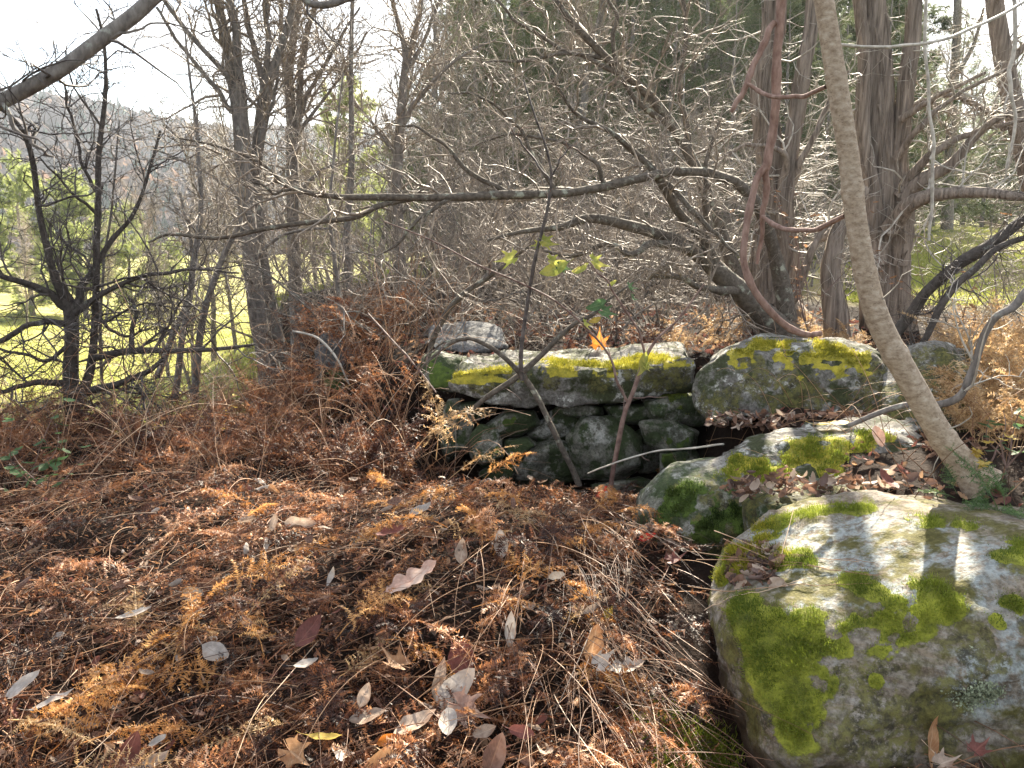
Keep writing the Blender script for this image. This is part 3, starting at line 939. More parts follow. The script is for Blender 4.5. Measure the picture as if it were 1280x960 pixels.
def _limb_set(root, trunk_mat, twig_m, limbs, rng, l1=0, len1=(0.3, 0.9), l2=0, len2=(0.15, 0.5), l3=0, len3=(0.06, 0.22), up=0.15, S=10, rough=0.06, names=("trunk", "branch"), rf=(14, 2.0), twig_r=0.0012, origin=None, spread=(35, 85), bias=None):
    """limbs: list of (is_trunk, ctrl). Every limb is a part; the fine twigs together are one part"""
    PP, RR = [], []
    for k, (tr, ctrl) in enumerate(limbs):
        K = 40 if tr else 24
        P, R = pline(ctrl, K, 0.02 if not tr else 0.012, k * 13 + 5)
        V, Q = tube(P, R, S if tr else 7, rough, rf, k)
        o = link(names[0] if tr else names[1], build_mesh(names[0] if tr else names[1], V, Q, trunk_mat), root)
        i = np.linspace(0, K - 1, 24).astype(int)
        PP.append(P[i])
        RR.append(R[i])
    P, R = np.stack(PP), np.stack(RR)
    g = Geo()
    if l1:
        P1, R1 = sprout(rng, P, R, l1, len1, spread, up, 0.28, 8, 0.5, 0.0011, 0.12, twig_r * 1.8, bias)
        g.tubes(P1, R1, 4)
        if l2:
            P2, R2 = sprout(rng, P1, R1, l2, len2, (35, 75), up * 0.8, 0.3, 6, 0.6, 0.0009, 0.1, twig_r * 1.2)
            g.tubes(P2, R2, 3)
            if l3:
                P3, R3 = sprout(rng, P2, R2, l3, len3, (30, 75), up * 0.5, 0.3, 4, 0.7, 0.0008, 0.1, twig_r)
                g.tubes(P3, R3, 3)
        link("twigs", g.mesh("twigs", twig_m), root, "stuff")
    return P, R

rng = np.random.default_rng(7)

# 1 small dark spreading tree at the left edge
t = thing("fruit_tree", "small dark gnarled tree with low spreading limbs at the left edge, above the fern bank", "tree", None, tuple(at(92, 560, 5.2)))
limb_set(t, M['bark_dark'], M['twig_dark'], [
    (1, [(92, 575, 5.2, 34), (92, 540, 5.2, 26), (88, 470, 5.2, 24), (90, 420, 5.2, 22), (86, 380, 5.2, 20), (70, 350, 5.15, 12), (55, 290, 5.1, 10), (45, 235, 5.1, 9), (36, 185, 5.0, 8), (18, 150, 4.9, 6), (-20, 120, 4.8, 5)]),
    (1, [(96, 500, 5.2, 18), (112, 465, 5.25, 14), (119, 400, 5.3, 11), (121, 300, 5.3, 10), (122, 220, 5.35, 9), (130, 130, 5.4, 7), (131, 60, 5.4, 5), (120, 10, 5.4, 4)]),
    (0, [(86, 385, 5.2, 14), (45, 358, 5.1, 11), (0, 345, 4.9, 9), (-60, 320, 4.8, 7)]),
    (0, [(92, 388, 5.2, 15), (110, 350, 5.3, 11), (140, 300, 5.4, 8), (175, 255, 5.5, 6), (200, 165, 5.6, 4)]),
    (0, [(95, 392, 5.2, 13), (130, 365, 5.2, 9), (180, 345, 5.2, 7), (235, 338, 5.1, 5), (300, 342, 5.0, 3)]),
    (0, [(88, 480, 5.2, 13), (45, 478, 5.05, 9), (0, 490, 4.9, 7), (-50, 480, 4.8, 5)]),
    (0, [(96, 490, 5.2, 14), (150, 478, 5.0, 10), (185, 462, 4.9, 8), (205, 448, 4.9, 5)]),
    (0, [(115, 450, 5.2, 12), (165, 440, 5.1, 11), (215, 440, 5.0, 9), (265, 435, 4.9, 7), (318, 430, 4.8, 4)]),
    (0, [(164, 440, 5.1, 10), (163, 415, 5.1, 8), (170, 388, 5.1, 6), (160, 370, 5.1, 4)]),
    (0, [(86, 405, 5.2, 12), (45, 405, 5.1, 9), (0, 425, 5.0, 9), (-40, 440, 5.0, 8)]),
    (0, [(90, 425, 5.2, 8), (60, 450, 5.1, 6), (20, 440, 5.0, 5), (-20, 435, 5.0, 4)]),
    (0, [(88, 510, 5.2, 8), (40, 515, 5.0, 6), (10, 545, 4.9, 5), (-30, 560, 4.8, 4)]),
    (0, [(92, 525, 5.2, 7), (120, 505, 5.1, 5), (150, 515, 5.0, 3), (170, 525, 5.0, 2)]),
    (0, [(120, 390, 5.3, 6), (150, 420, 5.2, 5), (185, 410, 5.2, 3)]),
    (0, [(122, 240, 5.35, 6), (100, 200, 5.3, 5), (88, 140, 5.3, 4), (80, 100, 5.2, 3)]),
    (0, [(122, 270, 5.3, 6), (85, 235, 5.2, 4), (50, 200, 5.1, 3)]),
    ], rng, 150, (0.35, 1.0), 900, (0.15, 0.5), 2200, (0.06, 0.22), 0.10, 10, 0.07, twig_r=0.0011, ws=0.78)

# 2 multi-stemmed grey trees left of centre
t = thing("bare_tree", "tallest grey leafless tree left of centre, its trunk forking high into several stems", "tree", None, tuple(at(336, 470, 7.4)))
limb_set(t, M['bark_grey'], M['twig_grey'], [
    (1, [(340, 480, 7.4, 44), (332, 440, 7.4, 34), (322, 395, 7.4, 30), (314, 320, 7.4, 28), (306, 230, 7.4, 27), (301, 150, 7.4, 26), (292, 100, 7.4, 20), (282, 50, 7.4, 17), (272, 0, 7.4, 15), (262, -70, 7.4, 12)]),
    (0, [(302, 140, 7.4, 22), (300, 95, 7.35, 15), (294, 40, 7.3, 14), (287, -10, 7.3, 12), (285, -80, 7.3, 10)]),
    (0, [(300, 120, 7.4, 12), (275, 85, 7.3, 9), (240, 45, 7.2, 8), (205, 0, 7.1, 7), (180, -40, 7.0, 5)]),
    (0, [(303, 160, 7.4, 10), (270, 110, 7.3, 8), (230, 60, 7.2, 6), (195, 10, 7.1, 5)]),
    (1, [(352, 452, 7.6, 26), (338, 380, 7.6, 20), (326, 300, 7.6, 19), (320, 220, 7.6, 20), (325, 160, 7.6, 20), (333, 110, 7.6, 20), (345, 75, 7.6, 13), (360, 30, 7.6, 12), (368, -20, 7.6, 11), (372, -80, 7.6, 9)]),
    (0, [(331, 115, 7.6, 14), (322, 70, 7.6, 10), (310, 30, 7.6, 9), (303, -20, 7.6, 8)]),
    (0, [(334, 110, 7.6, 12), (336, 60, 7.65, 9), (331, 0, 7.7, 8), (330, -50, 7.7, 7)]),
    (0, [(320, 200, 7.5, 8), (335, 150, 7.4, 6), (345, 110, 7.3, 5), (350, 60, 7.2, 4)]),
    (0, [(312, 270, 7.4, 7), (285, 235, 7.2, 5), (240, 205, 7.0, 4), (190, 185, 6.9, 3)]),
    (0, [(318, 330, 7.4, 7), (345, 300, 7.3, 5), (390, 285, 7.2, 4), (430, 290, 7.1, 2)]),
    ], rng, 120, (0.5, 1.5), 600, (0.25, 0.8), 1500, (0.1, 0.35), 0.25, 12, 0.07, twig_r=0.0015, ws=0.76)
t = thing("bare_tree", "slimmer grey leafless tree just right of the tallest forked one, trunk splitting into upright rods", "tree", None, tuple(at(375, 440, 8.2)))
limb_set(t, M['bark_grey'], M['twig_grey'], [
    (1, [(376, 450, 8.2, 30), (370, 380, 8.2, 23), (367, 300, 8.2, 20), (366, 220, 8.2, 19), (365, 160, 8.2, 17), (362, 100, 8.2, 14), (366, 50, 8.2, 12), (374, 0, 8.2, 10), (380, -70, 8.2, 8)]),
    (0, [(367, 190, 8.2, 14), (374, 130, 8.2, 10), (378, 70, 8.2, 9), (392, 10, 8.2, 8), (400, -50, 8.2, 6)]),
    (0, [(366, 175, 8.2, 12), (360, 110, 8.25, 8), (352, 50, 8.3, 7), (350, -20, 8.3, 6)]),
    (0, [(372, 150, 8.2, 8), (395, 100, 8.2, 6), (425, 50, 8.1, 5), (450, 10, 8.1, 3)]),
    (0, [(370, 170, 8.2, 8), (400, 130, 8.3, 5), (430, 90, 8.3, 4), (460, 40, 8.3, 3)]),
    (0, [(368, 250, 8.2, 7), (400, 215, 8.1, 5), (440, 200, 8.0, 3)]),
    (0, [(369, 300, 8.2, 6), (345, 260, 8.1, 4), (330, 215, 8.1, 3)]),
    ], rng, 110, (0.5, 1.4), 500, (0.25, 0.8), 1100, (0.1, 0.35), 0.3, 12, 0.07, twig_r=0.0015, ws=0.8)
t = thing("bare_tree", "thin bare tree near the middle with a narrow fork against the sky", "tree", None, tuple(at(506, 430, 8.6)))
limb_set(t, M['bark_grey'], M['twig_grey'], [
    (1, [(508, 440, 8.6, 26), (503, 370, 8.6, 21), (498, 300, 8.6, 20), (497, 230, 8.6, 19), (500, 170, 8.6, 17), (504, 110, 8.6, 14), (508, 75, 8.6, 13), (500, 40, 8.6, 8), (490, 0, 8.6, 7), (482, -50, 8.6, 5)]),
    (0, [(507, 85, 8.6, 11), (517, 45, 8.6, 7), (528, 0, 8.6, 6), (535, -50, 8.6, 5)]),
    (0, [(506, 95, 8.6, 9), (530, 50, 8.6, 6), (548, 5, 8.6, 5), (560, -40, 8.6, 4)]),
    (0, [(501, 160, 8.6, 10), (530, 115, 8.5, 7), (570, 75, 8.4, 5), (620, 50, 8.3, 3)]),
    (0, [(499, 200, 8.6, 8), (470, 160, 8.5, 5), (440, 120, 8.4, 4), (425, 60, 8.4, 3)]),
    (0, [(498, 270, 8.6, 8), (530, 235, 8.5, 5), (580, 220, 8.4, 3)]),
    ], rng, 90, (0.5, 1.4), 450, (0.25, 0.8), 1000, (0.1, 0.35), 0.25, 10, 0.07, twig_r=0.0015, ws=0.76)

# 3 saplings between the dark tree and the tall ones
SAP = [("leaning thin sapling that kinks to the right, rooted among ferns left of centre", [(238, 545, 6.0, 11), (244, 480, 6.0, 10), (252, 410, 6.0, 9), (265, 360, 6.0, 8), (285, 310, 6.0, 7), (300, 275, 6.0, 5), (310, 230, 6.0, 3)]),
       ("thin upright sapling just left of the kinked one", [(218, 500, 6.6, 9), (226, 430, 6.6, 8), (236, 380, 6.6, 8), (244, 320, 6.6, 7), (252, 250, 6.6, 6), (246, 170, 6.6, 5), (236, 90, 6.6, 3), (232, 40, 6.6, 2)]),
       ("pale grey sapling slanting up from left to right toward the thin upright one", [(196, 470, 6.8, 8), (215, 420, 6.8, 8), (232, 385, 6.8, 7), (240, 350, 6.8, 6), (238, 300, 6.8, 5), (225, 240, 6.8, 3)]),
       ("very thin straight rod of a sapling beside the small dark tree", [(134, 545, 5.6, 5), (127, 470, 5.6, 4), (126, 400, 5.6, 4), (131, 330, 5.6, 3), (140, 250, 5.6, 3), (150, 150, 5.6, 2)]),
       ("slender straw coloured sapling standing before the blue grey fieldstones", [(443, 470, 6.0, 6), (428, 400, 6.0, 6), (420, 330, 6.0, 5), (413, 270, 6.0, 4), (418, 180, 6.0, 3), (430, 90, 6.0, 2)]),
       ("grey pole of a sapling to the right of the straw coloured one", [(440, 440, 8.0, 12), (438, 380, 8.0, 11), (434, 300, 8.0, 9), (440, 200, 8.0, 8), (438, 100, 8.0, 6), (441, 0, 8.0, 5)])]
for k, (lab, c) in enumerate(SAP):
    t = thing("sapling", lab, "sapling", None, tuple(at(*c[0][:3])))
    limb_set(t, M['bark_grey'], M['twig_grey'], [(1, c)], rng, 26, (0.25, 0.8), 90, (0.1, 0.4), 150, (0.05, 0.2), 0.25, 8, 0.04, names=("stem", "branch"), twig_r=0.0014)

# 4 old apple tree whose lichened limbs reach across the middle
t = thing("apple_tree", "old lichened apple tree behind the wall, its dark limbs reaching left across the middle", "tree", None, tuple(at(970, 420, 5.4)))
limb_set(t, M['bark_apple'], M['twig_grey'], [
    (1, [(985, 428, 5.4, 62), (958, 398, 5.35, 40), (925, 365, 5.3, 34), (895, 338, 5.25, 28), (862, 310, 5.2, 22), (820, 292, 5.1, 18), (775, 280, 5.0, 16), (735, 274, 4.9, 14), (700, 284, 4.8, 10), (650, 290, 4.7, 7), (610, 300, 4.6, 4)]),
    (0, [(900, 342, 5.25, 20), (880, 305, 5.2, 16), (850, 265, 5.1, 14), (825, 225, 5.0, 13), (795, 195, 5.0, 10), (765, 168, 4.9, 8), (720, 140, 4.9, 6), (690, 95, 4.8, 4)]),
    (0, [(985, 400, 5.5, 30), (975, 330, 5.5, 22), (960, 285, 5.4, 18), (940, 250, 5.3, 16), (905, 222, 5.2, 15), (850, 213, 5.0, 14), (790, 224, 4.9, 14), (730, 238, 4.8, 13), (680, 243, 4.7, 13), (620, 245, 4.6, 14), (560, 248, 4.5, 12), (490, 247, 4.4, 11), (420, 246, 4.35, 9), (375, 238, 4.3, 7), (345, 222, 4.3, 6), (320, 200, 4.3, 5), (275, 182, 4.3, 4), (225, 172, 4.3, 3)]),
    (0, [(520, 248, 4.45, 10), (480, 258, 4.4, 9), (445, 273, 4.35, 8), (385, 277, 4.3, 8), (330, 285, 4.3, 7), (280, 296, 4.3, 6), (215, 295, 4.3, 5), (185, 305, 4.3, 3)]),
    (0, [(345, 228, 4.3, 6), (365, 235, 4.25, 5), (340, 240, 4.2, 4), (315, 226, 4.2, 3)]),
    (0, [(640, 244, 4.65, 9), (590, 215, 4.6, 7), (560, 185, 4.6, 6), (520, 160, 4.6, 4), (490, 155, 4.6, 3)]),
    (0, [(700, 241, 4.75, 8), (670, 195, 4.7, 6), (640, 150, 4.7, 5), (600, 120, 4.7, 4), (560, 115, 4.7, 3)]),
    (0, [(880, 320, 5.2, 14), (820, 305, 5.0, 11), (790, 320, 4.9, 9), (760, 305, 4.9, 8), (715, 318, 4.8, 6), (680, 312, 4.8, 4)]),
    (0, [(560, 250, 4.5, 7), (520, 275, 4.4, 6), (500, 300, 4.4, 4), (470, 320, 4.4, 2)]),
    (0, [(885, 322, 5.2, 12), (886, 290, 5.15, 10), (880, 250, 5.1, 8), (884, 200, 5.1, 6), (900, 150, 5.1, 4)]),
    (0, [(925, 365, 5.3, 16), (880, 360, 5.0, 10), (840, 345, 4.9, 7), (800, 350, 4.8, 4)]),
    (0, [(830, 228, 5.0, 9), (870, 265, 4.9, 8), (900, 300, 4.85, 6), (925, 320, 4.8, 4)]),
    (0, [(760, 232, 4.85, 8), (740, 200, 4.8, 6), (700, 180, 4.8, 5), (640, 168, 4.7, 4), (590, 185, 4.7, 2)]),
    ], rng, 130, (0.25, 0.9), 620, (0.12, 0.5), 1300, (0.05, 0.22), 0.04, 10, 0.12, rf=(16, 7.0), twig_r=0.0012, ws=0.84)
# limb arching in from the top
t = thing("leaning_tree", "slim leaning tree crossing from the cedar foot up to the top middle of the view", "tree", None, tuple(at(940, 400, 6.0)))
limb_set(t, M['bark_apple'], M['twig_grey'], [
    (1, [(945, 405, 6.0, 24), (915, 330, 6.0, 18), (885, 245, 6.0, 16), (855, 180, 5.95, 14), (825, 135, 5.9, 13), (790, 100, 5.9, 11), (755, 70, 5.85, 10), (715, 30, 5.8, 9), (685, -10, 5.8, 7), (640, -60, 5.7, 5)]),
    (0, [(840, 158, 5.95, 9), (800, 130, 5.8, 7), (765, 65, 5.8, 6), (770, 20, 5.8, 5), (750, -20, 5.8, 4)]),
    (0, [(870, 210, 6.0, 9), (850, 120, 6.0, 7), (858, 50, 6.0, 6), (850, -20, 6.0, 4)]),
    (0, [(800, 110, 5.9, 7), (720, 68, 5.8, 5), (660, 75, 5.7, 4), (600, 80, 5.7, 2)]),
    (0, [(760, 75, 5.85, 7), (700, 60, 5.8, 5), (640, 20, 5.8, 4), (600, -20, 5.8, 3)]),
    ], rng, 70, (0.3, 1.0), 280, (0.15, 0.5), 560, (0.06, 0.25), 0.12, 8, 0.10, twig_r=0.0013)

# 5 cedars
def cedar(label, base, limbs, seed, n1, ws):
    limbs = [(t_, [(x, y, d, w * (ws if y < 330 else ws + (1 - ws) * min(1, (y - 330) / 80))) for x, y, d, w in c_]) for t_, c_ in limbs]
    r_ = np.random.default_rng(seed)
    t = thing("cedar_tree", label, "tree", None, base)
    g = Geo()
    for q, (tr, ctrl) in enumerate(limbs):
        if not tr:
            continue
        P, R = pline(ctrl, 160, 0.012, q * 13 + 5)
        keep = np.nonzero(P[:, 2] < 4.2)[0]
        for e in range(150):
            i0 = r_.integers(0, max(2, len(keep) - 30))
            m_ = np.arange(i0, min(i0 + r_.integers(8, 30), len(P)))
            a = r_.uniform(0, 6.28) + r_.normal() * 0.12 * np.linspace(-1, 1, len(m_))
            w = r_.uniform(0.05, 0.16)
            peel = np.linspace(0, 1, len(m_)) ** 3 * (r_.uniform(0, 0.25) if r_.uniform() < 0.5 else 0)
            rr = (R[m_] * (1.02 + 0.10 * r_.uniform() + peel))[:, None]
            tp = np.sin(np.linspace(0.12, 3.02, len(m_)))[:, None] ** 0.5
            def ringp(da, rr_):
                return P[m_] + np.stack([np.cos(a + da), np.sin(a + da), 0 * a], 1) * rr_
            A_, B_, C_ = ringp(-w, rr * (1 - 0.06)) , ringp(0, rr * 1.05), ringp(w, rr * (1 - 0.06))
            A_ = B_ + (A_ - B_) * tp
            C_ = B_ + (C_ - B_) * tp
            V = np.stack([A_, B_, C_], 1).reshape(-1, 3)
            ii = np.arange(len(m_) - 1)[:, None] * 3
            g.add(V, Q=np.concatenate([ii + [[0, 1, 4, 3]], ii + [[1, 2, 5, 4]]]))
    link("bark_strips", g.mesh("bark_strips", M['bark_cedar']), t, "stuff")
    limb_set(t, M['bark_cedar'], M['twig_pale'], limbs, r_, n1, (0.3, 1.1), n1 * 3, (0.12, 0.5), n1 * 5, (0.05, 0.25), 0.05, 22, 0.16, rf=(34, 1.3), twig_r=0.0012, spread=(55, 95))
    return t
cedar("shaggy barked cedar with paired trunks rising behind the broad grey boulder", tuple(at(975, 420, 6.4)), [
    (1, [(978, 432, 6.4, 105), (972, 405, 6.4, 80), (958, 360, 6.4, 54), (962, 300, 6.4, 50), (968, 245, 6.4, 46), (960, 180, 6.4, 42), (955, 110, 6.4, 40), (965, 50, 6.4, 38), (968, 0, 6.4, 36), (975, -120, 6.4, 30), (980, -300, 6.4, 18)]),
    (1, [(972, 380, 6.3, 40), (985, 320, 6.3, 34), (980, 260, 6.3, 30), (988, 190, 6.3, 28), (998, 120, 6.3, 26), (1010, 50, 6.3, 24), (1020, -20, 6.3, 22), (1040, -200, 6.3, 14)]),
    (0, [(975, 395, 6.2, 28), (995, 360, 6.1, 18), (1015, 315, 6.0, 12), (1035, 280, 6.0, 10), (1060, 262, 6.0, 7)]),
    (0, [(985, 240, 6.3, 14), (1015, 175, 6.2, 10), (1035, 130, 6.2, 8), (1060, 90, 6.1, 5)]),
    (0, [(962, 250, 6.4, 14), (985, 200, 6.2, 10), (940, 180, 6.2, 8), (900, 200, 6.2, 5)]),
    ], 21, 60, 0.70)
cedar("broad shaggy cedar right of the leaning sapling, several stringy trunks fused at the base", tuple(at(1108, 445, 6.6)), [
    (1, [(1110, 455, 6.6, 80), (1108, 420, 6.6, 66), (1105, 360, 6.6, 62), (1107, 310, 6.6, 62), (1106, 260, 6.6, 56), (1102, 200, 6.6, 46), (1098, 120, 6.6, 40), (1092, 40, 6.6, 36), (1088, -20, 6.6, 32), (1080, -250, 6.6, 18)]),
    (1, [(1118, 330, 6.5, 40), (1126, 270, 6.5, 32), (1124, 200, 6.5, 24), (1132, 110, 6.5, 22), (1142, 30, 6.5, 20), (1148, -60, 6.5, 16)]),
    (1, [(1096, 330, 6.5, 36), (1090, 250, 6.5, 24), (1078, 160, 6.5, 19), (1082, 80, 6.5, 17), (1074, 0, 6.5, 16), (1068, -80, 6.5, 12)]),
    (0, [(1112, 290, 6.4, 30), (1140, 256, 6.2, 24), (1180, 242, 6.0, 18), (1230, 240, 5.8, 16), (1290, 246, 5.6, 13), (1350, 240, 5.4, 10)]),
    (0, [(1125, 250, 6.4, 26), (1155, 222, 6.3, 22), (1185, 208, 6.2, 18), (1215, 175, 6.1, 14), (1245, 150, 6.0, 10), (1300, 130, 6.0, 7)]),
    (0, [(1130, 230, 6.4, 16), (1170, 190, 6.2, 12), (1220, 165, 6.1, 8), (1280, 150, 6.0, 6)]),
    (0, [(1100, 300, 6.5, 24), (1060, 270, 6.4, 16), (1035, 290, 6.3, 12), (1010, 310, 6.2, 6)]),
    (0, [(1120, 200, 6.4, 12), (1160, 150, 6.2, 8), (1210, 110, 6.1, 6), (1270, 80, 6.0, 4)]),
    (0, [(1125, 150, 6.4, 12), (1170, 120, 6.2, 8), (1230, 90, 6.1, 5)]),
    ], 22, 90, 0.84)
t = thing("broken_trunk", "short leaning weathered trunk between the two cedars", "tree trunk", None, tuple(at(1045, 425, 6.0)))
limb_set(t, M['bark_cedar'], M['twig_pale'], [(1, [(1046, 435, 6.0, 34), (1043, 390, 6.0, 28), (1040, 340, 6.0, 24), (1046, 300, 6.0, 20), (1062, 262, 6.0, 15), (1085, 235, 6.0, 10)])], rng, 16, (0.2, 0.5), 40, (0.1, 0.3), S=16, rough=0.14, rf=(30, 1.3))
t = thing("cedar_tree", "slim grey cedar at the upper right edge with drooping bare twigs", "tree", None, tuple(at(1345, 420, 7.0)))
limb_set(t, M['bark_cedar'], M['twig_grey'], [
    (1, [(1345, 430, 7.0, 34), (1322, 330, 7.0, 28), (1292, 230, 7.0, 26), (1264, 120, 7.0, 23), (1244, 20, 7.0, 21), (1238, -60, 7.0, 18)]),
    (0, [(1258, 160, 7.0, 10), (1220, 130, 6.9, 8), (1180, 120, 6.8, 6), (1140, 130, 6.7, 4)]),
    (0, [(1250, 90, 7.0, 10), (1290, 50, 7.0, 7), (1340, 40, 7.0, 5)])], rng, 70, (0.3, 1.0), 400, (0.12, 0.5), 900, (0.06, 0.25), -0.1, 14, 0.12, rf=(30, 1.3))
t = thing("bare_tree", "straw coloured bare pole of a tree against the white gap at the upper right", "tree", None, tuple(at(1183, 290, 30)))
limb_set(t, M['bark_grey'], M['twig_grey'], [(1, [(1183, 296, 30, 15), (1187, 200, 30, 13), (1192, 120, 30, 11), (1196, 40, 30, 10), (1198, -40, 30, 8)]), (0, [(1192, 100, 30, 6), (1215, 60, 30, 5), (1230, 10, 30, 3)])], rng, 40, (1.0, 3.0), 200, (0.4, 1.5), 400, (0.2, 0.8), 0.1, 8, 0.05, twig_r=0.004)

# 6 the leaning sapling nearest the camera on the right, and the vine
t = thing("sapling", "smooth mottled tan sapling that sweeps up from the near stones, nearest stem on the right", "sapling", None, tuple(at(1205, 590, 2.5)))
P, R = pline([(1228, 606, 2.48, 54), (1206, 582, 2.5, 42), (1180, 547, 2.5, 36), (1145, 490, 2.5, 34), (1105, 415, 2.5, 33), (1084, 350, 2.5, 31), (1072, 290, 2.5, 29), (1062, 200, 2.5, 28), (1048, 110, 2.5, 28), (1033, 20, 2.5, 27), (1015, -80, 2.5, 26), (985, -220, 2.5, 24)], 160, 0.004, 3)
kz = np.linspace(0, 1, 160)
for kc, ka, kw in ((0.18, 0.10, 0.008), (0.33, 0.12, 0.007), (0.47, 0.08, 0.006), (0.60, 0.13, 0.007), (0.74, 0.08, 0.006)):
    R = R * (1 + ka * np.exp(-((kz - kc) / kw) ** 2))
R = 0.88 * R * (1 + 0.15 * np.exp(-kz / 0.03))
V, Q = tube(P, R, 22, 0.02, (9, 3.0), 3)
link("stem", build_mesh("stem", V, Q, M['sapling']), t)
for c in ([(1085, 352, 2.45, 5), (1060, 350, 2.3, 4), (1030, 355, 2.2, 2)], [(1150, 498, 2.45, 6), (1190, 470, 2.4, 4), (1215, 430, 2.4, 2)]):
    pass
Pk, Rk = sprout(np.random.default_rng(3), P, R, 7, (0.06, 0.25), (60, 90), 0.0, 0.3, 6, 0.1, 0.0008, 0.05, 0.0015)
link("twigs", Geo().tubes(Pk, Rk, 4).mesh("twigs", M['twig_pale']), t, "stuff")

t = thing("vine", "smooth reddish hanging vine that forks and curls round just above the broad grey boulder", "vine", None, tuple(at(1020, 418, 2.95)))
VINE = [("stem", [(985, -160, 3.0, 14), (977, -30, 3.0, 14), (973, 60, 3.0, 13), (969, 120, 3.0, 13), (964, 175, 3.0, 12), (957, 212, 3.0, 12)]),
        ("tendril", [(958, 206, 3.0, 11), (944, 232, 3.0, 10), (934, 270, 2.98, 10), (930, 312, 2.96, 10), (936, 348, 2.95, 10), (955, 382, 2.95, 10), (984, 408, 2.95, 10), (1008, 418, 2.95, 9), (1026, 417, 2.96, 8)]),
        ("tendril", [(958, 206, 3.0, 10), (957, 240, 3.02, 9), (953, 275, 3.03, 7), (950, 305, 3.05, 6), (946, 330, 3.06, 5)]),
        ("tendril", [(968, 28, 3.0, 9), (952, 58, 2.98, 9), (938, 92, 2.96, 8), (926, 118, 2.95, 8), (914, 140, 2.95, 6)]),
        ("tendril", [(934, 104, 2.95, 4), (950, 114, 2.9, 6), (975, 121, 2.8, 6), (1005, 119, 2.7, 6), (1032, 109, 2.56, 6)]),
        ("tendril", [(953, 270, 3.03, 5), (965, 279, 2.95, 7), (990, 287, 2.85, 7), (1020, 286, 2.7, 7), (1056, 270, 2.56, 7)])]
for nm, c in VINE:
    P, R = pline(c, 40, 0.006, 7)
    R = R * 0.84 * (1 + 0.16 * np.maximum(0, noise(P, 16, 5)) + 0.22 * np.exp(-((np.linspace(0, 1, 40)[:, None] - np.array([0.22, 0.5, 0.78])) / 0.02) ** 2).sum(1))
    V, Q = tube(P, R, 10, 0.06, (12, 9.0), 4)
    link(nm, build_mesh(nm, V, Q, M['vine']), t)
t = thing("hanging_vine", "very thin grey vine hanging straight down in front of the right meadow", "vine", None, tuple(at(1163, 300, 4.2)))
for c in ([(1160, -40, 4.2, 4), (1158, 80, 4.2, 4), (1166, 170, 4.2, 4), (1166, 240, 4.2, 4), (1162, 300, 4.2, 3)],):
    P, R = pline(c, 30, 0.01, 3)
    link("stem", build_mesh("stem", *tube(P, R, 6), M['twig_pale']), t)
t = thing("hanging_vine", "pale thin vine dangling in loops near the upper right corner", "vine", None, tuple(at(1262, 210, 4.4)))
for c in ([(1266, -30, 4.4, 5), (1268, 60, 4.4, 5), (1262, 100, 4.4, 5), (1268, 150, 4.4, 4), (1258, 210, 4.4, 3)], [(1050, 54, 3.2, 4), (1120, 58, 3.4, 4), (1180, 50, 3.6, 4), (1240, 25, 3.8, 4), (1300, -10, 4.0, 4)]):
    P, R = pline(c, 30, 0.01, 5)
    link("stem", build_mesh("stem", *tube(P, R, 6), M['twig_pale']), t)

# 7 branches near the camera
t = thing("overhanging_branch", "thick dark bare branch slanting across the top left corner", "branch", None, tuple(at(60, 95, 3.0)))
limb_set(t, M['bark_grey'], M['twig_dark'], [
    (1, [(-420, 250, 2.75, 2), (-330, 238, 2.78, 6), (-220, 205, 2.82, 12), (-110, 172, 2.88, 16), (-20, 138, 2.95, 18), (60, 98, 3.0, 18), (112, 64, 3.05, 18), (160, 27, 3.1, 18), (205, -15, 3.15, 18), (300, -100, 3.2, 20), (420, -200, 3.3, 22)]),
    (0, [(0, 126, 2.95, 6), (20, 160, 2.95, 5), (45, 185, 2.95, 4), (70, 195, 3.0, 2)]),
    (0, [(120, 58, 3.05, 5), (165, 38, 3.1, 3), (215, 30, 3.2, 2), (260, 45, 3.2, 1.5)])], rng, 14, (0.15, 0.6), 40, (0.08, 0.3), 60, (0.04, 0.15), 0.1, 12, 0.07, names=("branch", "branch"), twig_r=0.0009)
t = thing("overhanging_branch", "short dark curved branch dipping in at the top edge left of the middle", "branch", None, tuple(at(405, 5, 3.4)))
limb_set(t, M['bark_grey'], M['twig_dark'], [(1, [(350, -30, 3.4, 6), (385, 2, 3.4, 8), (405, 7, 3.4, 9), (430, 2, 3.4, 9), (470, -12, 3.4, 9), (540, -50, 3.4, 10)])], rng, 8, (0.1, 0.4), 16, (0.05, 0.2), S=8, names=("branch", "branch"))
DEAD = [("long dark dead limb propped diagonally in front of the right meadow", M['bark_dark'], [(1095, 445, 4.3, 13), (1130, 400, 4.3, 14), (1160, 365, 4.25, 13), (1205, 328, 4.2, 15), (1250, 298, 4.2, 15), (1300, 262, 4.2, 12), (1400, 200, 4.2, 8), (1460, 150, 4.2, 2)], 22),
        ("thinner dark dead limb just below the diagonal one at the right", M['bark_dark'], [(1120, 470, 4.0, 7), (1150, 430, 4.0, 8), (1185, 372, 4.0, 9), (1215, 340, 4.05, 9), (1250, 310, 4.1, 8), (1300, 290, 4.1, 6), (1360, 255, 4.1, 1.5)], 20),
        ("grey fallen branch that bends up in a hook through the golden ferns", M['bark_grey'], [(1060, 530, 3.1, 6), (1100, 512, 3.05, 7), (1140, 503, 3.0, 8), (1180, 506, 2.95, 9), (1205, 494, 2.9, 9), (1218, 462, 2.9, 9), (1226, 428, 2.9, 9), (1246, 398, 2.85, 9), (1265, 385, 2.85, 11), (1290, 355, 2.85, 11), (1350, 300, 2.85, 8), (1400, 235, 2.85, 2)], 10)]
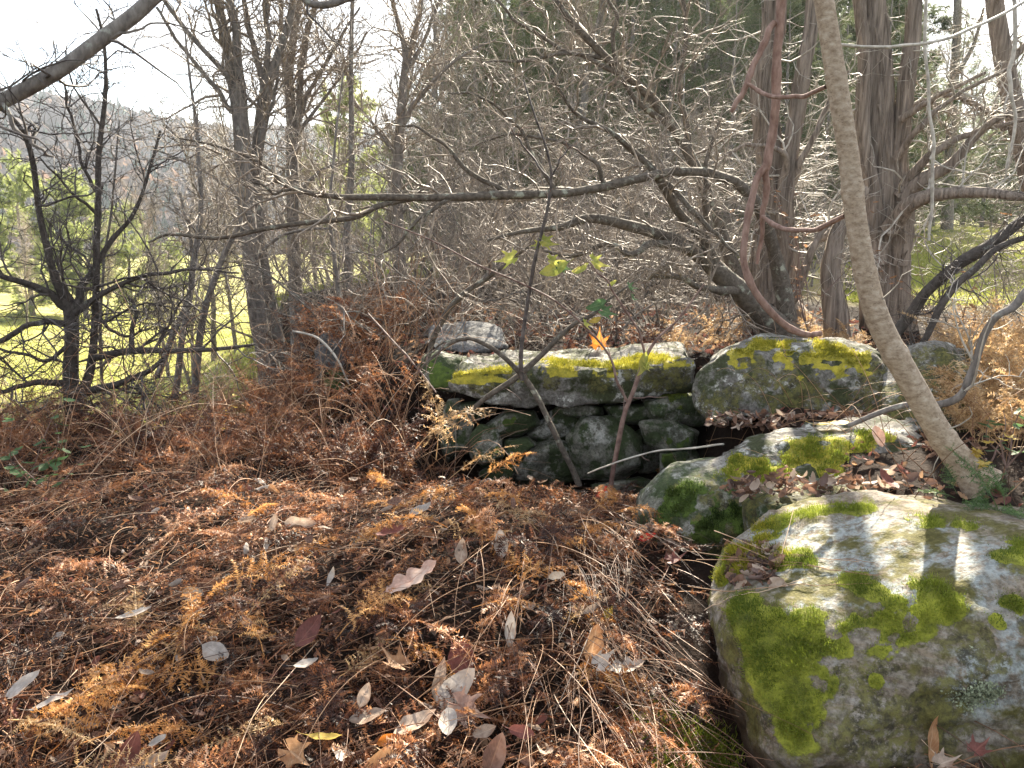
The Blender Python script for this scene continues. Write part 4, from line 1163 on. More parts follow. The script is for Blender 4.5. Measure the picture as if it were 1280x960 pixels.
for lab, m_, c, n_ in DEAD:
    t = thing("dead_branch", lab, "branch", None, tuple(at(*c[0][:3])))
    limb_set(t, m_, M['twig_dark'] if m_ is M['bark_dark'] else M['twig_pale'], [(1, c)], rng, n_, (0.1, 0.5), n_ * 3, (0.06, 0.25), n_ * 3, (0.03, 0.12), 0.05, 8, 0.12, names=("branch", "branch"), rf=(12, 9))

# 8 saplings growing in front of the wall
def thin_plant(name, label, cat, mat, stems, seed, n1=6, len1=(0.05, 0.3), leaves=(), wob=0.008):
    r_ = np.random.default_rng(seed)
    t = thing(name, label, cat, None, tuple(at(*stems[0][0][:3])))
    for k, c in enumerate(stems):
        P, R = pline(c, 36, wob, seed + k)
        R = R * (0.62 if name == 'dead_twig' else 0.7)
        link("stem", build_mesh("stem", *tube(P, R, 7, 0.08, (10, 12), k), mat), t)
        if n1:
            P1, R1 = sprout(r_, P, R, n1, len1, (35, 75), 0.15, 0.2, 7, 0.5, 0.0008, 0.2, 0.0012)
            link("twigs", Geo().tubes(P1, R1, 4).mesh("twigs", M['twig_red']), t, "stuff")
    return t
FS1 = thin_plant("sapling", "arching brown sapling bent leftward across the slab from the hollow", "sapling", M['bark_apple'],
    [[(724, 606, 3.95, 12), (712, 580, 3.95, 11), (690, 535, 3.93, 10), (668, 490, 3.9, 10), (650, 466, 3.9, 10), (622, 440, 3.9, 9), (598, 427, 3.9, 8), (580, 424, 3.9, 7), (558, 432, 3.9, 6), (528, 458, 3.9, 4)],
     [(585, 425, 3.9, 4), (560, 426, 3.92, 4), (540, 440, 3.95, 3), (520, 460, 3.95, 2)]], 5, 7)
FS2 = thin_plant("sapling", "dark upright whip before the slab, with a few yellow green leaves", "sapling", M['twig_dark'],
    [[(652, 474, 3.88, 9), (652, 440, 3.86, 8), (658, 390, 3.84, 7), (666, 340, 3.8, 7), (678, 290, 3.78, 6), (686, 250, 3.76, 6), (689, 215, 3.74, 5), (680, 175, 3.72, 4), (668, 140, 3.7, 4), (655, 100, 3.7, 3)],
     [(688, 228, 3.75, 4), (672, 205, 3.75, 4), (652, 180, 3.75, 3), (640, 160, 3.75, 3)], [(689, 225, 3.75, 3), (700, 200, 3.7, 3), (715, 180, 3.7, 2)]], 8, 5, (0.05, 0.25))
thin_plant("dead_branch", "lichened dead branch laid slanting up to the right across the slab", "branch", M['bark_apple'],
    [[(590, 512, 4.05, 9), (612, 495, 4.0, 10), (640, 476, 3.98, 11), (672, 448, 3.96, 10), (695, 425, 3.95, 9), (718, 406, 3.95, 8), (740, 394, 3.95, 8), (760, 376, 3.95, 5), (800, 350, 3.95, 3)]], 9, 10, (0.04, 0.2))
thin_plant("dead_branch", "grey lichened branch leaning over the layered grey slab", "branch", M['bark_apple'],
    [[(530, 470, 4.8, 10), (540, 430, 4.8, 10), (556, 395, 4.75, 10), (580, 368, 4.7, 10), (605, 350, 4.7, 9), (625, 335, 4.65, 7), (660, 310, 4.6, 5)]], 19, 12, (0.05, 0.35))
FS3 = thin_plant("sapling", "grey brown sapling standing before the right half of the slab", "sapling", M['twig_red'],
    [[(762, 622, 3.8, 9), (768, 580, 3.8, 9), (776, 535, 3.8, 9), (787, 498, 3.8, 8), (798, 472, 3.8, 8), (808, 448, 3.8, 7), (822, 424, 3.8, 5), (850, 395, 3.8, 4), (880, 355, 3.8, 3)],
     [(785, 503, 3.8, 5), (772, 478, 3.8, 5), (764, 450, 3.8, 4), (742, 420, 3.8, 4), (700, 382, 3.8, 3.5), (650, 352, 3.8, 3.5), (600, 332, 3.8, 3), (540, 302, 3.8, 3), (480, 278, 3.8, 2)],
     [(808, 446, 3.8, 5), (800, 420, 3.78, 4), (780, 385, 3.76, 4), (757, 350, 3.75, 3.5), (735, 328, 3.74, 3)]], 12, 4, (0.05, 0.25))
thin_plant("dead_twig", "thin pale twig lying nearly level above the fern crest in the hollow", "twig", M['twig_pale'],
    [[(735, 592, 3.6, 3), (770, 578, 3.55, 3.5), (820, 564, 3.5, 3.5), (866, 560, 3.4, 4), (905, 556, 3.3, 4)]], 13, 2, (0.03, 0.12), wob=0.004)
thin_plant("dead_twig", "pale bowed twig arching over the blue grey fieldstones", "twig", M['twig_pale'],
    [[(366, 414, 5.6, 4), (392, 420, 5.5, 5), (412, 436, 5.4, 5), (425, 455, 5.3, 4), (436, 480, 5.3, 3)]], 14, 3, (0.05, 0.2), wob=0.004)
thin_plant("dead_twig", "long thin twig slanting down to the fern bank left of the wall", "twig", M['twig_red'],
    [[(460, 392, 4.6, 4), (490, 425, 4.5, 4), (520, 458, 4.4, 4), (545, 490, 4.3, 3)]], 15, 4, (0.05, 0.2), wob=0.004)

ZONES = {'wood': [(480, 'left of the narrow forked tree'), (600, 'behind the left end of the slab'), (720, 'behind the middle of the slab'), (860, 'behind the right half of the slab'), (1000, 'behind the broad grey boulder'), (9999, 'between the cedars')],
         'left': [(130, 'around the small dark tree'), (270, 'by the thin leaning saplings'), (400, 'below the tall forked trees'), (9999, 'close to the left end of the wall')],
         'mat': [(250, 'in the left third of the mat'), (480, 'left of the clustered grey leaves'), (640, 'in the middle of the mat'), (9999, 'beside the combed stalks near the boulder')]}
def zone(kind, pos):
    px = float(project(np.asarray(pos, float)[None])[0][0])
    for lim, txt in ZONES[kind]:
        if px < lim:
            return txt

# ------------------------------------------------------------------ background woods: a few grown plants, each placed as its own object
def grow_shrub(seed, h=2.8, stems=8, n=(70, 420, 1000), spread=0.55, mat='twig_grey'):
    r_ = np.random.default_rng(seed)
    a = r_.uniform(0, 2 * math.pi, stems)
    K = 14
    P = np.zeros((stems, K, 3))
    P[:, 0] = np.stack([np.cos(a), np.sin(a), 0 * a], 1) * r_.uniform(0, 0.18, (stems, 1))
    d = np.stack([np.cos(a) * spread, np.sin(a) * spread, np.ones(stems)], 1) + 0.2 * r_.normal(size=(stems, 3))
    L = r_.uniform(0.6, 1.1, (stems, 1)) * h / (K - 1)
    for k in range(1, K):
        d = nrm(d + 0.16 * r_.normal(size=(stems, 3)) + np.array([0, 0, -0.05 if k > 6 else 0.02]))
        P[:, k] = P[:, k - 1] + d * L
    R = r_.uniform(0.008, 0.02, (stems, 1)) * np.linspace(1, 0.15, K)[None]
    st = build_mesh("stems", *tube(P, R, 6), M['bark_grey'])
    g = Geo()
    P1, R1 = sprout(r_, P, R, n[0], (0.4, 1.1), (30, 75), 0.1, 0.3, 8, 0.5, 0.001, 0.15, 0.0022)
    g.tubes(P1, R1, 4)
    P2, R2 = sprout(r_, P1, R1, n[1], (0.2, 0.7), (30, 75), 0.05, 0.3, 6, 0.6, 0.001, 0.1, 0.0017)
    g.tubes(P2, R2, 3)
    P3, R3 = sprout(r_, P2, R2, n[2], (0.08, 0.35), (30, 75), 0.05, 0.3, 4, 0.7, 0.0009, 0.1, 0.0013)
    g.tubes(P3, R3, 3)
    return [("stems", st), ("twigs", g.mesh("twigs", M[mat]))]

def grow_tree(seed, h=9.0, r0=0.11, n=(46, 330, 1500), up=0.45, mat='twig_grey', trunks=1):
    r_ = np.random.default_rng(seed)
    K = 24
    P = np.zeros((trunks, K, 3))
    a = r_.uniform(0, 6.28, trunks)
    P[:, 0] = np.stack([np.cos(a), np.sin(a), 0 * a], 1) * (0.12 if trunks > 1 else 0)
    d = np.stack([np.cos(a) * 0.1, np.sin(a) * 0.1, np.ones(trunks)], 1)
    for k in range(1, K):
        d = nrm(d + 0.06 * r_.normal(size=(trunks, 3)) + np.array([0, 0, 0.05]))
        P[:, k] = P[:, k - 1] + d * h / (K - 1)
    R = r0 * np.linspace(1, 0.12, K)[None].repeat(trunks, 0) / trunks ** 0.5
    tr = build_mesh("trunk", *tube(P, R, 9, 0.05), M['bark_grey'])
    g = Geo()
    P1, R1 = sprout(r_, P, R, n[0], (1.2, 3.2), (28, 60), up, 0.14, 9, 0.45, 0.003, 0.25, 0.008)
    g.tubes(P1, R1, 5)
    P2, R2 = sprout(r_, P1, R1, n[1], (0.5, 1.4), (28, 65), up * 0.6, 0.2, 6, 0.55, 0.0025, 0.15, 0.004)
    g.tubes(P2, R2, 3)
    P3, R3 = sprout(r_, P2, R2, n[2], (0.25, 0.7), (28, 65), up * 0.4, 0.22, 4, 0.7, 0.002, 0.1, 0.003)
    g.tubes(P3, R3, 3)
    return [("trunk", tr), ("twigs", g.mesh("twigs", M[mat]))]

def needle_mat(name, lo, hi, trans=0.4):
    n = N(name)
    c = n.ramp(n.attr("tint"), [(0, lo), (1, hi)])
    return n.leafy(c, trans, rough=0.6)
M['needle_dark'] = needle_mat("evergreen_needles", (0.06, 0.085, 0.045), (0.24, 0.27, 0.13))
M['needle_pale'] = needle_mat("pale_pine_needles", (0.19, 0.24, 0.08), (0.52, 0.55, 0.22), 0.55)

def grow_evergreen(seed, h=8.0, w=2.4, r0=0.12, n=(90, 900), tufts=16000, mat='needle_dark', nl=0.10, nw=0.0045, droop=-0.1, low=0.05):
    r_ = np.random.default_rng(seed)
    K = 24
    P = np.zeros((1, K, 3))
    P[0, :, 2] = np.linspace(0, h, K)
    P[0, :, :2] = 0.1 * r_.normal(size=(K, 2)).cumsum(0) / 4
    R = r0 * np.linspace(1, 0.1, K)[None]
    tr = build_mesh("trunk", *tube(P, R, 9, 0.08), M['bark_grey'])
    M_ = n[0]
    t = r_.uniform(low, 0.98, M_)
    k = np.minimum((t * (K - 1)).astype(int), K - 2)
    pos = P[0, k]
    a = r_.uniform(0, 6.283, M_)
    d = np.stack([np.cos(a), np.sin(a), 0.25 + 0.5 * t + droop], 1)
    L = w * (1.05 - t) ** 0.7 * r_.uniform(0.6, 1.1, M_)
    B = np.zeros((M_, 9, 3))
    B[:, 0] = pos
    for q in range(1, 9):
        d = nrm(d + 0.1 * r_.normal(size=(M_, 3)) + np.array([0, 0, droop * 0.3]))
        B[:, q] = B[:, q - 1] + d * (L / 8)[:, None]
    RB = (0.004 + 0.006 * L)[:, None] * np.linspace(1, 0.1, 9)[None]
    g = Geo().tubes(B, RB, 4)
    P2, R2 = sprout(r_, B, RB, n[1], (0.25, 0.8), (25, 60), 0.0, 0.15, 5, 0.5, 0.0015, 0.2, 0.002)
    g.tubes(P2, R2, 3)
    br = g.mesh("branches", M['twig_grey'])
    i = r_.integers(0, n[1], tufts)
    u = r_.uniform(0, 3.999, tufts)
    q = u.astype(int)
    f = (u - q)[:, None]
    p = P2[i, q] * (1 - f) + P2[i, q + 1] * f
    tan = nrm(P2[i, q + 1] - P2[i, q])
    V, tint = [], []
    base_t = r_.uniform(0, 1, n[1])[i] * 0.5 + 0.25
    for s in range(4):
        dd = nrm(tan * 0.8 + r_.normal(size=(tufts, 3)) * 0.7)
        sd = nrm(np.cross(dd, r_.normal(size=(tufts, 3)))) * nw
        ll = (nl * r_.uniform(0.6, 1.2, tufts))[:, None]
        V.append(np.stack([p - sd, p + sd, p + dd * ll], 1))
        tt = base_t + r_.uniform(-0.25, 0.25, tufts)
        tint.append(np.stack([tt * 0.7, tt * 0.7, tt], 1))
    V = np.concatenate(V).reshape(-1, 3)
    me = build_mesh("foliage", V, np.arange(len(V)).reshape(-1, 3), M[mat], False, {"tint": np.clip(np.concatenate(tint).ravel(), 0, 1)})
    return [("trunk", tr), ("branches", br), ("foliage", me)]

def place(parts, name, label, cat, group, x, y, rz, s, sink=0.05, tilt=(0, 0)):
    z = float(height(x, y)) - sink
    t = thing(name, label, cat, group)
    for nm, me in parts:
        o = link(nm, me, t)
        if nm in ("twigs", "foliage", "branches"):
            o["kind"] = "stuff"
    t.location = (x, y, z)
    t.rotation_euler = (tilt[0], tilt[1], rz)
    t.scale = (s, s, s)
    return t

SHR = [grow_shrub(100 + k, 2.6 + 0.3 * k, 7 + k % 3, (46, 240, 560), (0.5, 0.8, 0.35, 0.65, 0.5)[k]) for k in range(5)]
TRE = [grow_tree(200 + k, 8 + k, 0.10 + 0.02 * k, trunks=(1, 2, 1)[k]) for k in range(3)]
EVG = [grow_evergreen(300 + k, 7.0 + k, 2.6, tufts=15000) for k in range(2)]
EVD = [grow_evergreen(320 + k, 8.0, 3.2, 0.14, (130, 1300), 20000, 'needle_dark', 0.20, 0.010, -0.05) for k in range(2)]
PIN = [grow_evergreen(310 + k, 7.0, 3.4, 0.13, (80, 700), 17000, 'needle_pale', 0.20, 0.011, 0.05) for k in range(2)]

TNG = [grow_shrub(140 + k, 2.3, 6, (34, 130, 260), 1.3, 'twig_grey') for k in range(3)]
r_ = np.random.default_rng(31)
for j, (px, d, s) in enumerate([(440, 6.6, 0.75), (510, 6.2, 0.7), (580, 6.3, 0.72), (640, 6.0, 0.62), (700, 6.3, 0.7), (760, 6.1, 0.62), (820, 6.5, 0.72), (870, 6.2, 0.6), (680, 7.4, 0.95), (560, 7.6, 1.0), (790, 7.8, 0.95)]):
    p = at(px, 400, d)
    z_ = zone('wood', (p[0], d, 1))
    place(TNG[j % 3], "bare_shrub", "spreading low shrub of crooked crossing bare stems, " + z_, "shrub", "crooked shrubs " + z_, p[0], d, r_.uniform(0, 6.28), s)
# thicket behind the wall
k = 0
for px, d, s in [(420, 8.0, 0.6), (470, 7.2, 0.55), (500, 8.8, 0.75), (545, 6.6, 0.42), (570, 8.4, 0.7), (610, 7.4, 0.52), (650, 9.0, 0.72), (665, 6.4, 0.34), (710, 7.4, 0.48), (750, 6.5, 0.36),
                 (770, 8.6, 0.66), (810, 7.2, 0.45), (850, 8.4, 0.6), (870, 6.9, 0.38), (905, 9.0, 0.66), (1030, 8.6, 0.55), (1065, 7.4, 0.36), (720, 11, 1.0), (820, 11.5, 1.05), (640, 12, 1.1), (900, 12, 1.0), (560, 11, 0.9)]:
    p = at(px, 400, d)
    z_ = zone('wood', (p[0], d, 1))
    place(SHR[k % 5], "bare_shrub", "grey leafless shrub in the dense twiggy thicket " + z_, "shrub", "thicket shrubs " + z_, p[0], d, r_.uniform(0, 6.28), s * r_.uniform(0.9, 1.1))
    k += 1
for px, d, s in [(470, 12, 1.1), (520, 10.8, 0.95), (590, 11.4, 1.1), (630, 10.4, 0.95), (675, 11.8, 1.25), (700, 10.2, 0.9), (735, 12.4, 1.35), (765, 10.8, 1.0), (800, 12.8, 1.35), (845, 11.2, 1.05), (880, 12.8, 1.3), (915, 11.2, 1.0), (1000, 11.0, 0.9), (1060, 10.4, 0.8), (1030, 13, 1.2)]:
    p = at(px, 400, d)
    z_ = zone('wood', (p[0], d, 1))
    place(SHR[k % 5], "bare_shrub", "tall tan leafless shrub deep in the tangle " + z_, "shrub", "tall shrubs deep in the tangle " + z_, p[0], d, r_.uniform(0, 6.28), s)
    k += 1
# low bare shrubs left of centre down to the meadow edge
for px, d, s in [(20, 7.5, 0.3), (160, 9.5, 0.35), (210, 11.5, 0.5), (255, 8.6, 0.35), (295, 10.6, 0.55), (350, 11.2, 0.6), (400, 10.2, 0.55), (425, 12.5, 0.7), (310, 13.5, 0.6)]:
    p = at(px, 400, d)
    z_ = zone('left', (p[0], d, 0))
    place(SHR[k % 5], "bare_shrub", "low leafless shrub at the left meadow's edge, " + z_, "shrub", "low meadow edge shrubs " + z_, p[0], d, r_.uniform(0, 6.28), s * r_.uniform(0.9, 1.1))
    k += 1
# right edge brush
for px, d, s in [(1190, 6.2, 0.26), (1235, 5.6, 0.3), (1300, 5.6, 0.5), (1150, 7.6, 0.25), (1330, 7, 0.9)]:
    p = at(px, 400, d)
    place(SHR[k % 5], "bare_shrub", "sparse bare shrub of crooked twigs in front of the bright right meadow", "shrub", "bare shrubs before the right meadow", p[0], d, r_.uniform(0, 6.28), s * r_.uniform(0.9, 1.1))
    k += 1
# bare trees further off on the left and behind
for j, (px, d, s) in enumerate([(195, 30, 0.8), (225, 26, 0.75), (255, 33, 0.9), (285, 28, 0.8), (318, 36, 1.0), (345, 30, 0.9), (395, 27, 0.85), (415, 35, 1.0), (470, 24, 0.8), (20, 44, 0.7), (560, 17, 0.8), (690, 18, 0.9), (120, 44, 0.7)]):
    p = at(px, 300, d)
    z_ = "above the left meadow" if px < 150 else "left of the tallest forked tree" if px < 270 else "around the tall forked trees" if px < 440 else "behind the middle thicket"
    place(TRE[j % 3], "bare_tree", "distant pale grey leafless tree in the valley, " + z_, "tree", "distant leafless trees " + z_, p[0], d, r_.uniform(0, 6.28), s)
for j, (px, d, s, h_) in enumerate([(835, 26, 0.85, 0), (770, 26, 0.85, 1), (640, 22, 0.8, 0), (885, 24, 0.75, 2)]):
    p = at(px, 300, d)
    place(TRE[j % 3], "bare_tree", "thin grey bare tree standing among the evergreens behind the thicket", "tree", "bare trees among the evergreens", p[0], d, r_.uniform(0, 6.28), s)
# evergreens behind the thicket and beyond the right meadow
for j, (px, d, s) in enumerate([(600, 18, 0.85), (640, 20, 1.05), (680, 18, 0.85), (715, 21, 1.05), (750, 19, 0.9), (790, 22, 1.1), (830, 19.5, 0.92), (865, 22, 1.1), (905, 19, 0.85), (940, 22, 1.0), (975, 20, 0.85), (1010, 22, 0.95),
                                (1045, 19, 0.8), (1080, 22, 0.9), (575, 23, 1.1), (660, 25, 1.3), (740, 26, 1.35), (820, 26, 1.3), (900, 26, 1.25), (545, 20, 0.6), (505, 28, 0.6), (1030, 16, 0.6), (1060, 17, 0.6), (1000, 28, 1.4), (1070, 29, 1.4), (700, 28, 1.5), (780, 29, 1.55), (860, 29, 1.5), (930, 28, 1.5), (620, 27, 1.3)]):
    p = at(px, 300, d)
    z_ = zone('wood', (p[0], d, 1))
    place(EVG[j % 2], "evergreen_tree", "dull green evergreen standing beyond the grey thicket, " + z_, "tree", "evergreens " + z_, p[0], d, r_.uniform(0, 6.28), s)
for j, (px, d, s) in enumerate([(590, 27, 1.15), (635, 30, 1.4), (680, 27, 1.25), (725, 31, 1.5), (770, 28, 1.35), (815, 31, 1.5), (860, 28, 1.35), (905, 31, 1.5), (950, 29, 1.4), (995, 31, 1.5), (1040, 30, 1.4), (1085, 33, 1.5)]):
    p = at(px, 300, d)
    z_ = zone('wood', (p[0], d, 1))
    place(EVD[j % 2], "evergreen_tree", "tall dense evergreen closing the woods, " + z_, "tree", "tall dense evergreens " + z_, p[0], d, r_.uniform(0, 6.28), s)
for j, (px, d, s) in enumerate([(1140, 40, 1.1), (1165, 36, 0.9), (1200, 42, 1.2), (1225, 38, 0.9), (1255, 40, 1.1), (1285, 37, 1.0), (1320, 41, 1.2), (1180, 46, 1.5), (1240, 47, 1.5), (1110, 43, 1.1)]):
    p = at(px, 300, d)
    place(EVG[j % 2], "evergreen_tree", "dark evergreen at the far edge of the bright right meadow", "tree", "evergreens edging the right meadow", p[0], d, r_.uniform(0, 6.28), s, 0.2)
for lab, px, d, s, sx, v in [("big pale green pine low at the left edge, lit from behind", 30, 52, 1.45, 1.0, 0), ("pale green pine just right of the biggest one at the left", 98, 54, 1.4, 1.05, 1), ("lower pale green pine beside the sapling left of centre", 158, 57, 1.12, 1.1, 0),
                         ("rounded pale green pine between the slim grey tree and the narrow forked tree", 436, 40, 1.55, 0.8, 1), ("pale green pine cut off by the left edge of the view", -75, 50, 1.5, 1.0, 1), ("small pale green pine left of the tall grey tree, under the wooded hill", 215, 60, 0.75, 1.1, 1)]:
    p = at(px, 300, d)
    t = place(PIN[v], "pine_tree", lab, "tree", "pale green pines in the valley", p[0], d, r_.uniform(0, 6.28), s)
    t.scale = (s * sx, s * sx, s)

# ------------------------------------------------------------------ ferns
def frond_template(seed, L=1.0, n=16, curl=1.0, arch=0.35, wide=0.17, seg=5, fine=2):
    """a withered fern frond along +x, base at the origin: V, T, base tint per vertex"""
    r_ = np.random.default_rng(seed)
    g = Geo()
    K = 16
    u = np.linspace(0, 1, K)
    side = r_.normal() * 0.12
    P = np.stack([u * (1 - 0.25 * arch * u), side * u ** 2, arch * (u - 1.15 * u ** 2.1)], 1)
    P[:, 1] += 0.02 * r_.normal(size=K).cumsum() / 3
    P *= L
    R = L * 0.0065 * (1 - 0.8 * u)
    g.tubes(P[None], R[None], 3, 0.75)
    Tn = nrm(np.gradient(P, axis=0))
    for s in (-1, 1):
        for k in range(n):
            q = 0.2 + 0.78 * (k + r_.uniform(-0.2, 0.2)) / n
            x = q * (K - 1)
            i = min(int(x), K - 2)
            p = P[i] + (P[i + 1] - P[i]) * (x - i)
            t = Tn[i]
            sd = nrm(np.cross([0, 0, 1.0], t))
            up = np.cross(t, sd)
            ln = L * wide * math.sin(math.pi * (0.18 + 0.80 * q)) ** 0.8 * r_.uniform(0.75, 1.15)
            d = sd * s * 0.85 + t * 0.45 + up * r_.normal() * 0.3
            d = d / np.linalg.norm(d)
            c1, c2 = r_.normal() * 0.5 * curl, -abs(r_.normal()) * 0.9 * curl
            tint = np.clip(0.5 + 0.22 * r_.normal(), 0.05, 0.95)
            pts = [p]
            for m in range(seg):
                d = d + (t * c1 + np.array([0, 0, 1.0]) * c2 * 0.6) * (m + 0.5) / seg * 0.7 + 0.12 * r_.normal(size=3)
                d = d / np.linalg.norm(d)
                pts.append(pts[-1] + d * ln / seg)
            pts = np.array(pts)
            nn = np.cross(d, sd + 0.3 * r_.normal(size=3))
            nn = nn / (np.linalg.norm(nn) + 1e-6)
            for m in range(seg):
                a, b = pts[m], pts[m + 1]
                e = (b - a)
                w_ = nrm(np.cross(e, nn)) * ln * 0.21 * (1 - 0.65 * m / seg)
                for f in range(fine):
                    for ss_ in (-1, 1):
                        c = a + e * (f + 0.1) / fine
                        c2_ = a + e * (f + 0.95) / fine
                        tip = (c + c2_) / 2 + w_ * ss_ * r_.uniform(0.6, 1.25) + e * 0.25 + nn * ln * 0.09 * r_.normal()
                        g.add([c, c2_, tip], T=[[0, 1, 2]], tint=tint + r_.uniform(-0.12, 0.12))
    V = np.concatenate(g.V)
    F = []
    T = np.concatenate(g.T)
    Q = np.concatenate(g.Q)
    T = np.concatenate([T, Q[:, [0, 1, 2]], Q[:, [0, 2, 3]]])
    return V, T, np.clip(np.concatenate(g.A), 0, 1)

FR = [frond_template(500 + k, 1.0, 15 + k % 3, 0.6 + 0.25 * (k % 4), 0.15 + 0.12 * (k % 4), 0.15 + 0.015 * (k % 4)) for k in range(8)]
FRL = [frond_template(540 + k, 1.0, 10, 0.7 + 0.2 * k, 0.2 + 0.1 * k, 0.17, 3, 1) for k in range(4)]

def frames(yaw, pitch, roll):
    cy, sy, cp, sp, cr, sr = np.cos(yaw), np.sin(yaw), np.cos(pitch), np.sin(pitch), np.cos(roll), np.sin(roll)
    X = np.stack([cy * cp, sy * cp, sp], -1)
    Y0 = np.stack([-sy, cy, 0 * yaw], -1)
    Z0 = np.cross(X, Y0)
    Y = Y0 * cr[..., None] + Z0 * sr[..., None]
    Z = np.cross(X, Y)
    return np.stack([X, Y, Z], -1)           # columns are the local axes

def scatter(templates, pos, yaw, pitch, roll, size, tshift, rng):
    Vs, Ts, As, n = [], [], [], 0
    which = rng.integers(0, len(templates), len(pos))
    for w in range(len(templates)):
        m = np.nonzero(which == w)[0]
        if not len(m):
            continue
        V, T, A = templates[w]
        B = frames(yaw[m], pitch[m], roll[m])
        W = np.einsum('nij,vj->nvi', B, V) * size[m][:, None, None] + pos[m][:, None, :]
        Vs.append(W.reshape(-1, 3))
        Ts.append((T[None] + (np.arange(len(m)) * len(V))[:, None, None]).reshape(-1, 3) + n)
        As.append(np.clip(A[None] + tshift[m][:, None], 0, 1).ravel())
        n += W.shape[0] * W.shape[1]
    return np.concatenate(Vs), np.concatenate(Ts), np.concatenate(As)

def wall_left(y):
    return np.interp(y, [0.8, 1.55, 1.65, 1.9, 2.2, 2.6, 2.95, 3.4, 3.75, 3.8], [2.0, 1.8, 0.60, 0.52, 0.50, 0.62, 0.55, 0.75, 0.9, -0.42])

def bank_points(rng, n, y0=1.25, y1=4.3, power=1.0):
    out = []
    while sum(map(len, out)) < n:
        y = y0 + (y1 - y0) * rng.uniform(0, 1, n) ** power
        half = 0.84 * y + 0.42
        x = rng.uniform(-1, 1, n) * half
        ok = x < wall_left(y)
        out.append(np.stack([x[ok], y[ok]], 1))
    return np.concatenate(out)[:n]

r_ = np.random.default_rng(71)
def on_bank(xy, lift):
    return np.concatenate([xy, (height(xy[:, 0], xy[:, 1]) + lift)[:, None]], 1)

# the mat of collapsed fronds, one uncountable mass
n = 950
xy = bank_points(r_, n, 1.25, 4.4, 1.15)
clump = fbm(np.concatenate([xy, np.zeros((n, 1))], 1), 2.2, 3, 55)
lift = 0.01 + 0.06 * r_.uniform(0, 1, n) ** 1.5
yaw = -0.9 + 0.9 * noise(np.concatenate([xy, np.zeros((n, 1))], 1), 0.9, 15) * 2.2 + r_.normal(size=n) * 0.8
V, T, A = scatter(FR, on_bank(xy, lift), yaw, r_.normal(size=n) * 0.16 + 0.06, r_.normal(size=n) * 0.7, r_.uniform(0.16, 0.38, n), 0.32 * clump + r_.uniform(-0.36, 0.26, n), r_)
link("fern_mat", build_mesh("fern_mat", V, T, M['fern_brown'], False, {"tint": A}), None, "stuff")

# crumbled bits of frond between them
n = 42000
xy = bank_points(r_, n, 1.2, 4.6, 1.1)
p = on_bank(xy, 0.0) + np.stack([np.zeros(n), np.zeros(n), 0.05 * r_.uniform(0, 1, n) ** 1.4], 1)
d = nrm(r_.normal(size=(n, 3)) * np.array([1, 1, 0.55]))
sd = nrm(np.cross(d, r_.normal(size=(n, 3))))
L = (0.007 + 0.034 * r_.uniform(0, 1, n) ** 2)[:, None]
w = L * r_.uniform(0.12, 0.38, (n, 1))
bend = nrm(np.cross(d, sd)) * L * r_.uniform(-0.5, 0.5, (n, 1))
V = np.stack([p - d * L * 0.5 + bend, p - sd * w * 0.5, p + sd * w * 0.5, p + d * L * 0.5 + bend * r_.uniform(-1, 1, (n, 1))], 1).reshape(-1, 3)
i4 = np.arange(n)[:, None] * 4
T = np.concatenate([i4 + np.array([[0, 1, 2]]), i4 + np.array([[2, 1, 3]])])
tn = np.clip(np.where(r_.uniform(size=n) < 0.36, 0.80, 0.26) + 0.16 * r_.normal(size=n), 0, 1)
link("litter_crumbs", build_mesh("litter_crumbs", V, T, M['fern_brown'], False, {"tint": np.repeat(tn, 4)}), None, "stuff")

# thin stalks lying and arching through the mat
def stalks(n, xy, yaw, Lr, arch, pitch, lift, tint, rad_=(0.0009, 0.0022), K=9):
    L = r_.uniform(*Lr, n)
    u = np.linspace(0, 1, K)
    h = np.stack([np.cos(yaw), np.sin(yaw)], 1)
    pw = r_.uniform(-0.5, 0.5, n)
    P = np.zeros((n, K, 3))
    ca = np.cos(pitch)[:, None]
    along = L[:, None] * u[None] * ca
    bend = (pw * L)[:, None] * (u ** 2)[None] * 0.5
    P[:, :, 0] = xy[:, 0:1] + h[:, 0:1] * along - h[:, 1:2] * bend
    P[:, :, 1] = xy[:, 1:2] + h[:, 1:2] * along + h[:, 0:1] * bend
    z0 = height(xy[:, 0], xy[:, 1])
    g = height(P[:, :, 0], P[:, :, 1])
    free = z0[:, None] + lift[:, None] + np.sin(pitch)[:, None] * L[:, None] * u[None] + (arch * L)[:, None] * (4 * u * (1 - u))[None]
    P[:, :, 2] = np.maximum(free, g + 0.004 + 0.03 * u[None] * lift[:, None] / 0.05)
    R = r_.uniform(*rad_, n)[:, None] * (1 - 0.6 * u)[None]
    return P, R, np.clip(tint, 0, 1)
g = Geo()
n = 2600
xy = bank_points(r_, n, 1.25, 4.4, 1.1)
yw = -1.1 + 1.0 * noise(np.concatenate([xy, np.zeros((n, 1))], 1), 0.8, 19) * 1.8 + r_.normal(size=n) * 0.7
P, R, A = stalks(n, xy, yw, (0.12, 0.5), r_.uniform(0.0, 0.22, n) ** 1.5, r_.normal(size=n) * 0.12, r_.uniform(0.01, 0.09, n), r_.normal(size=n) * 0.22 + 0.45)
g.tubes(P, R, 3, A)
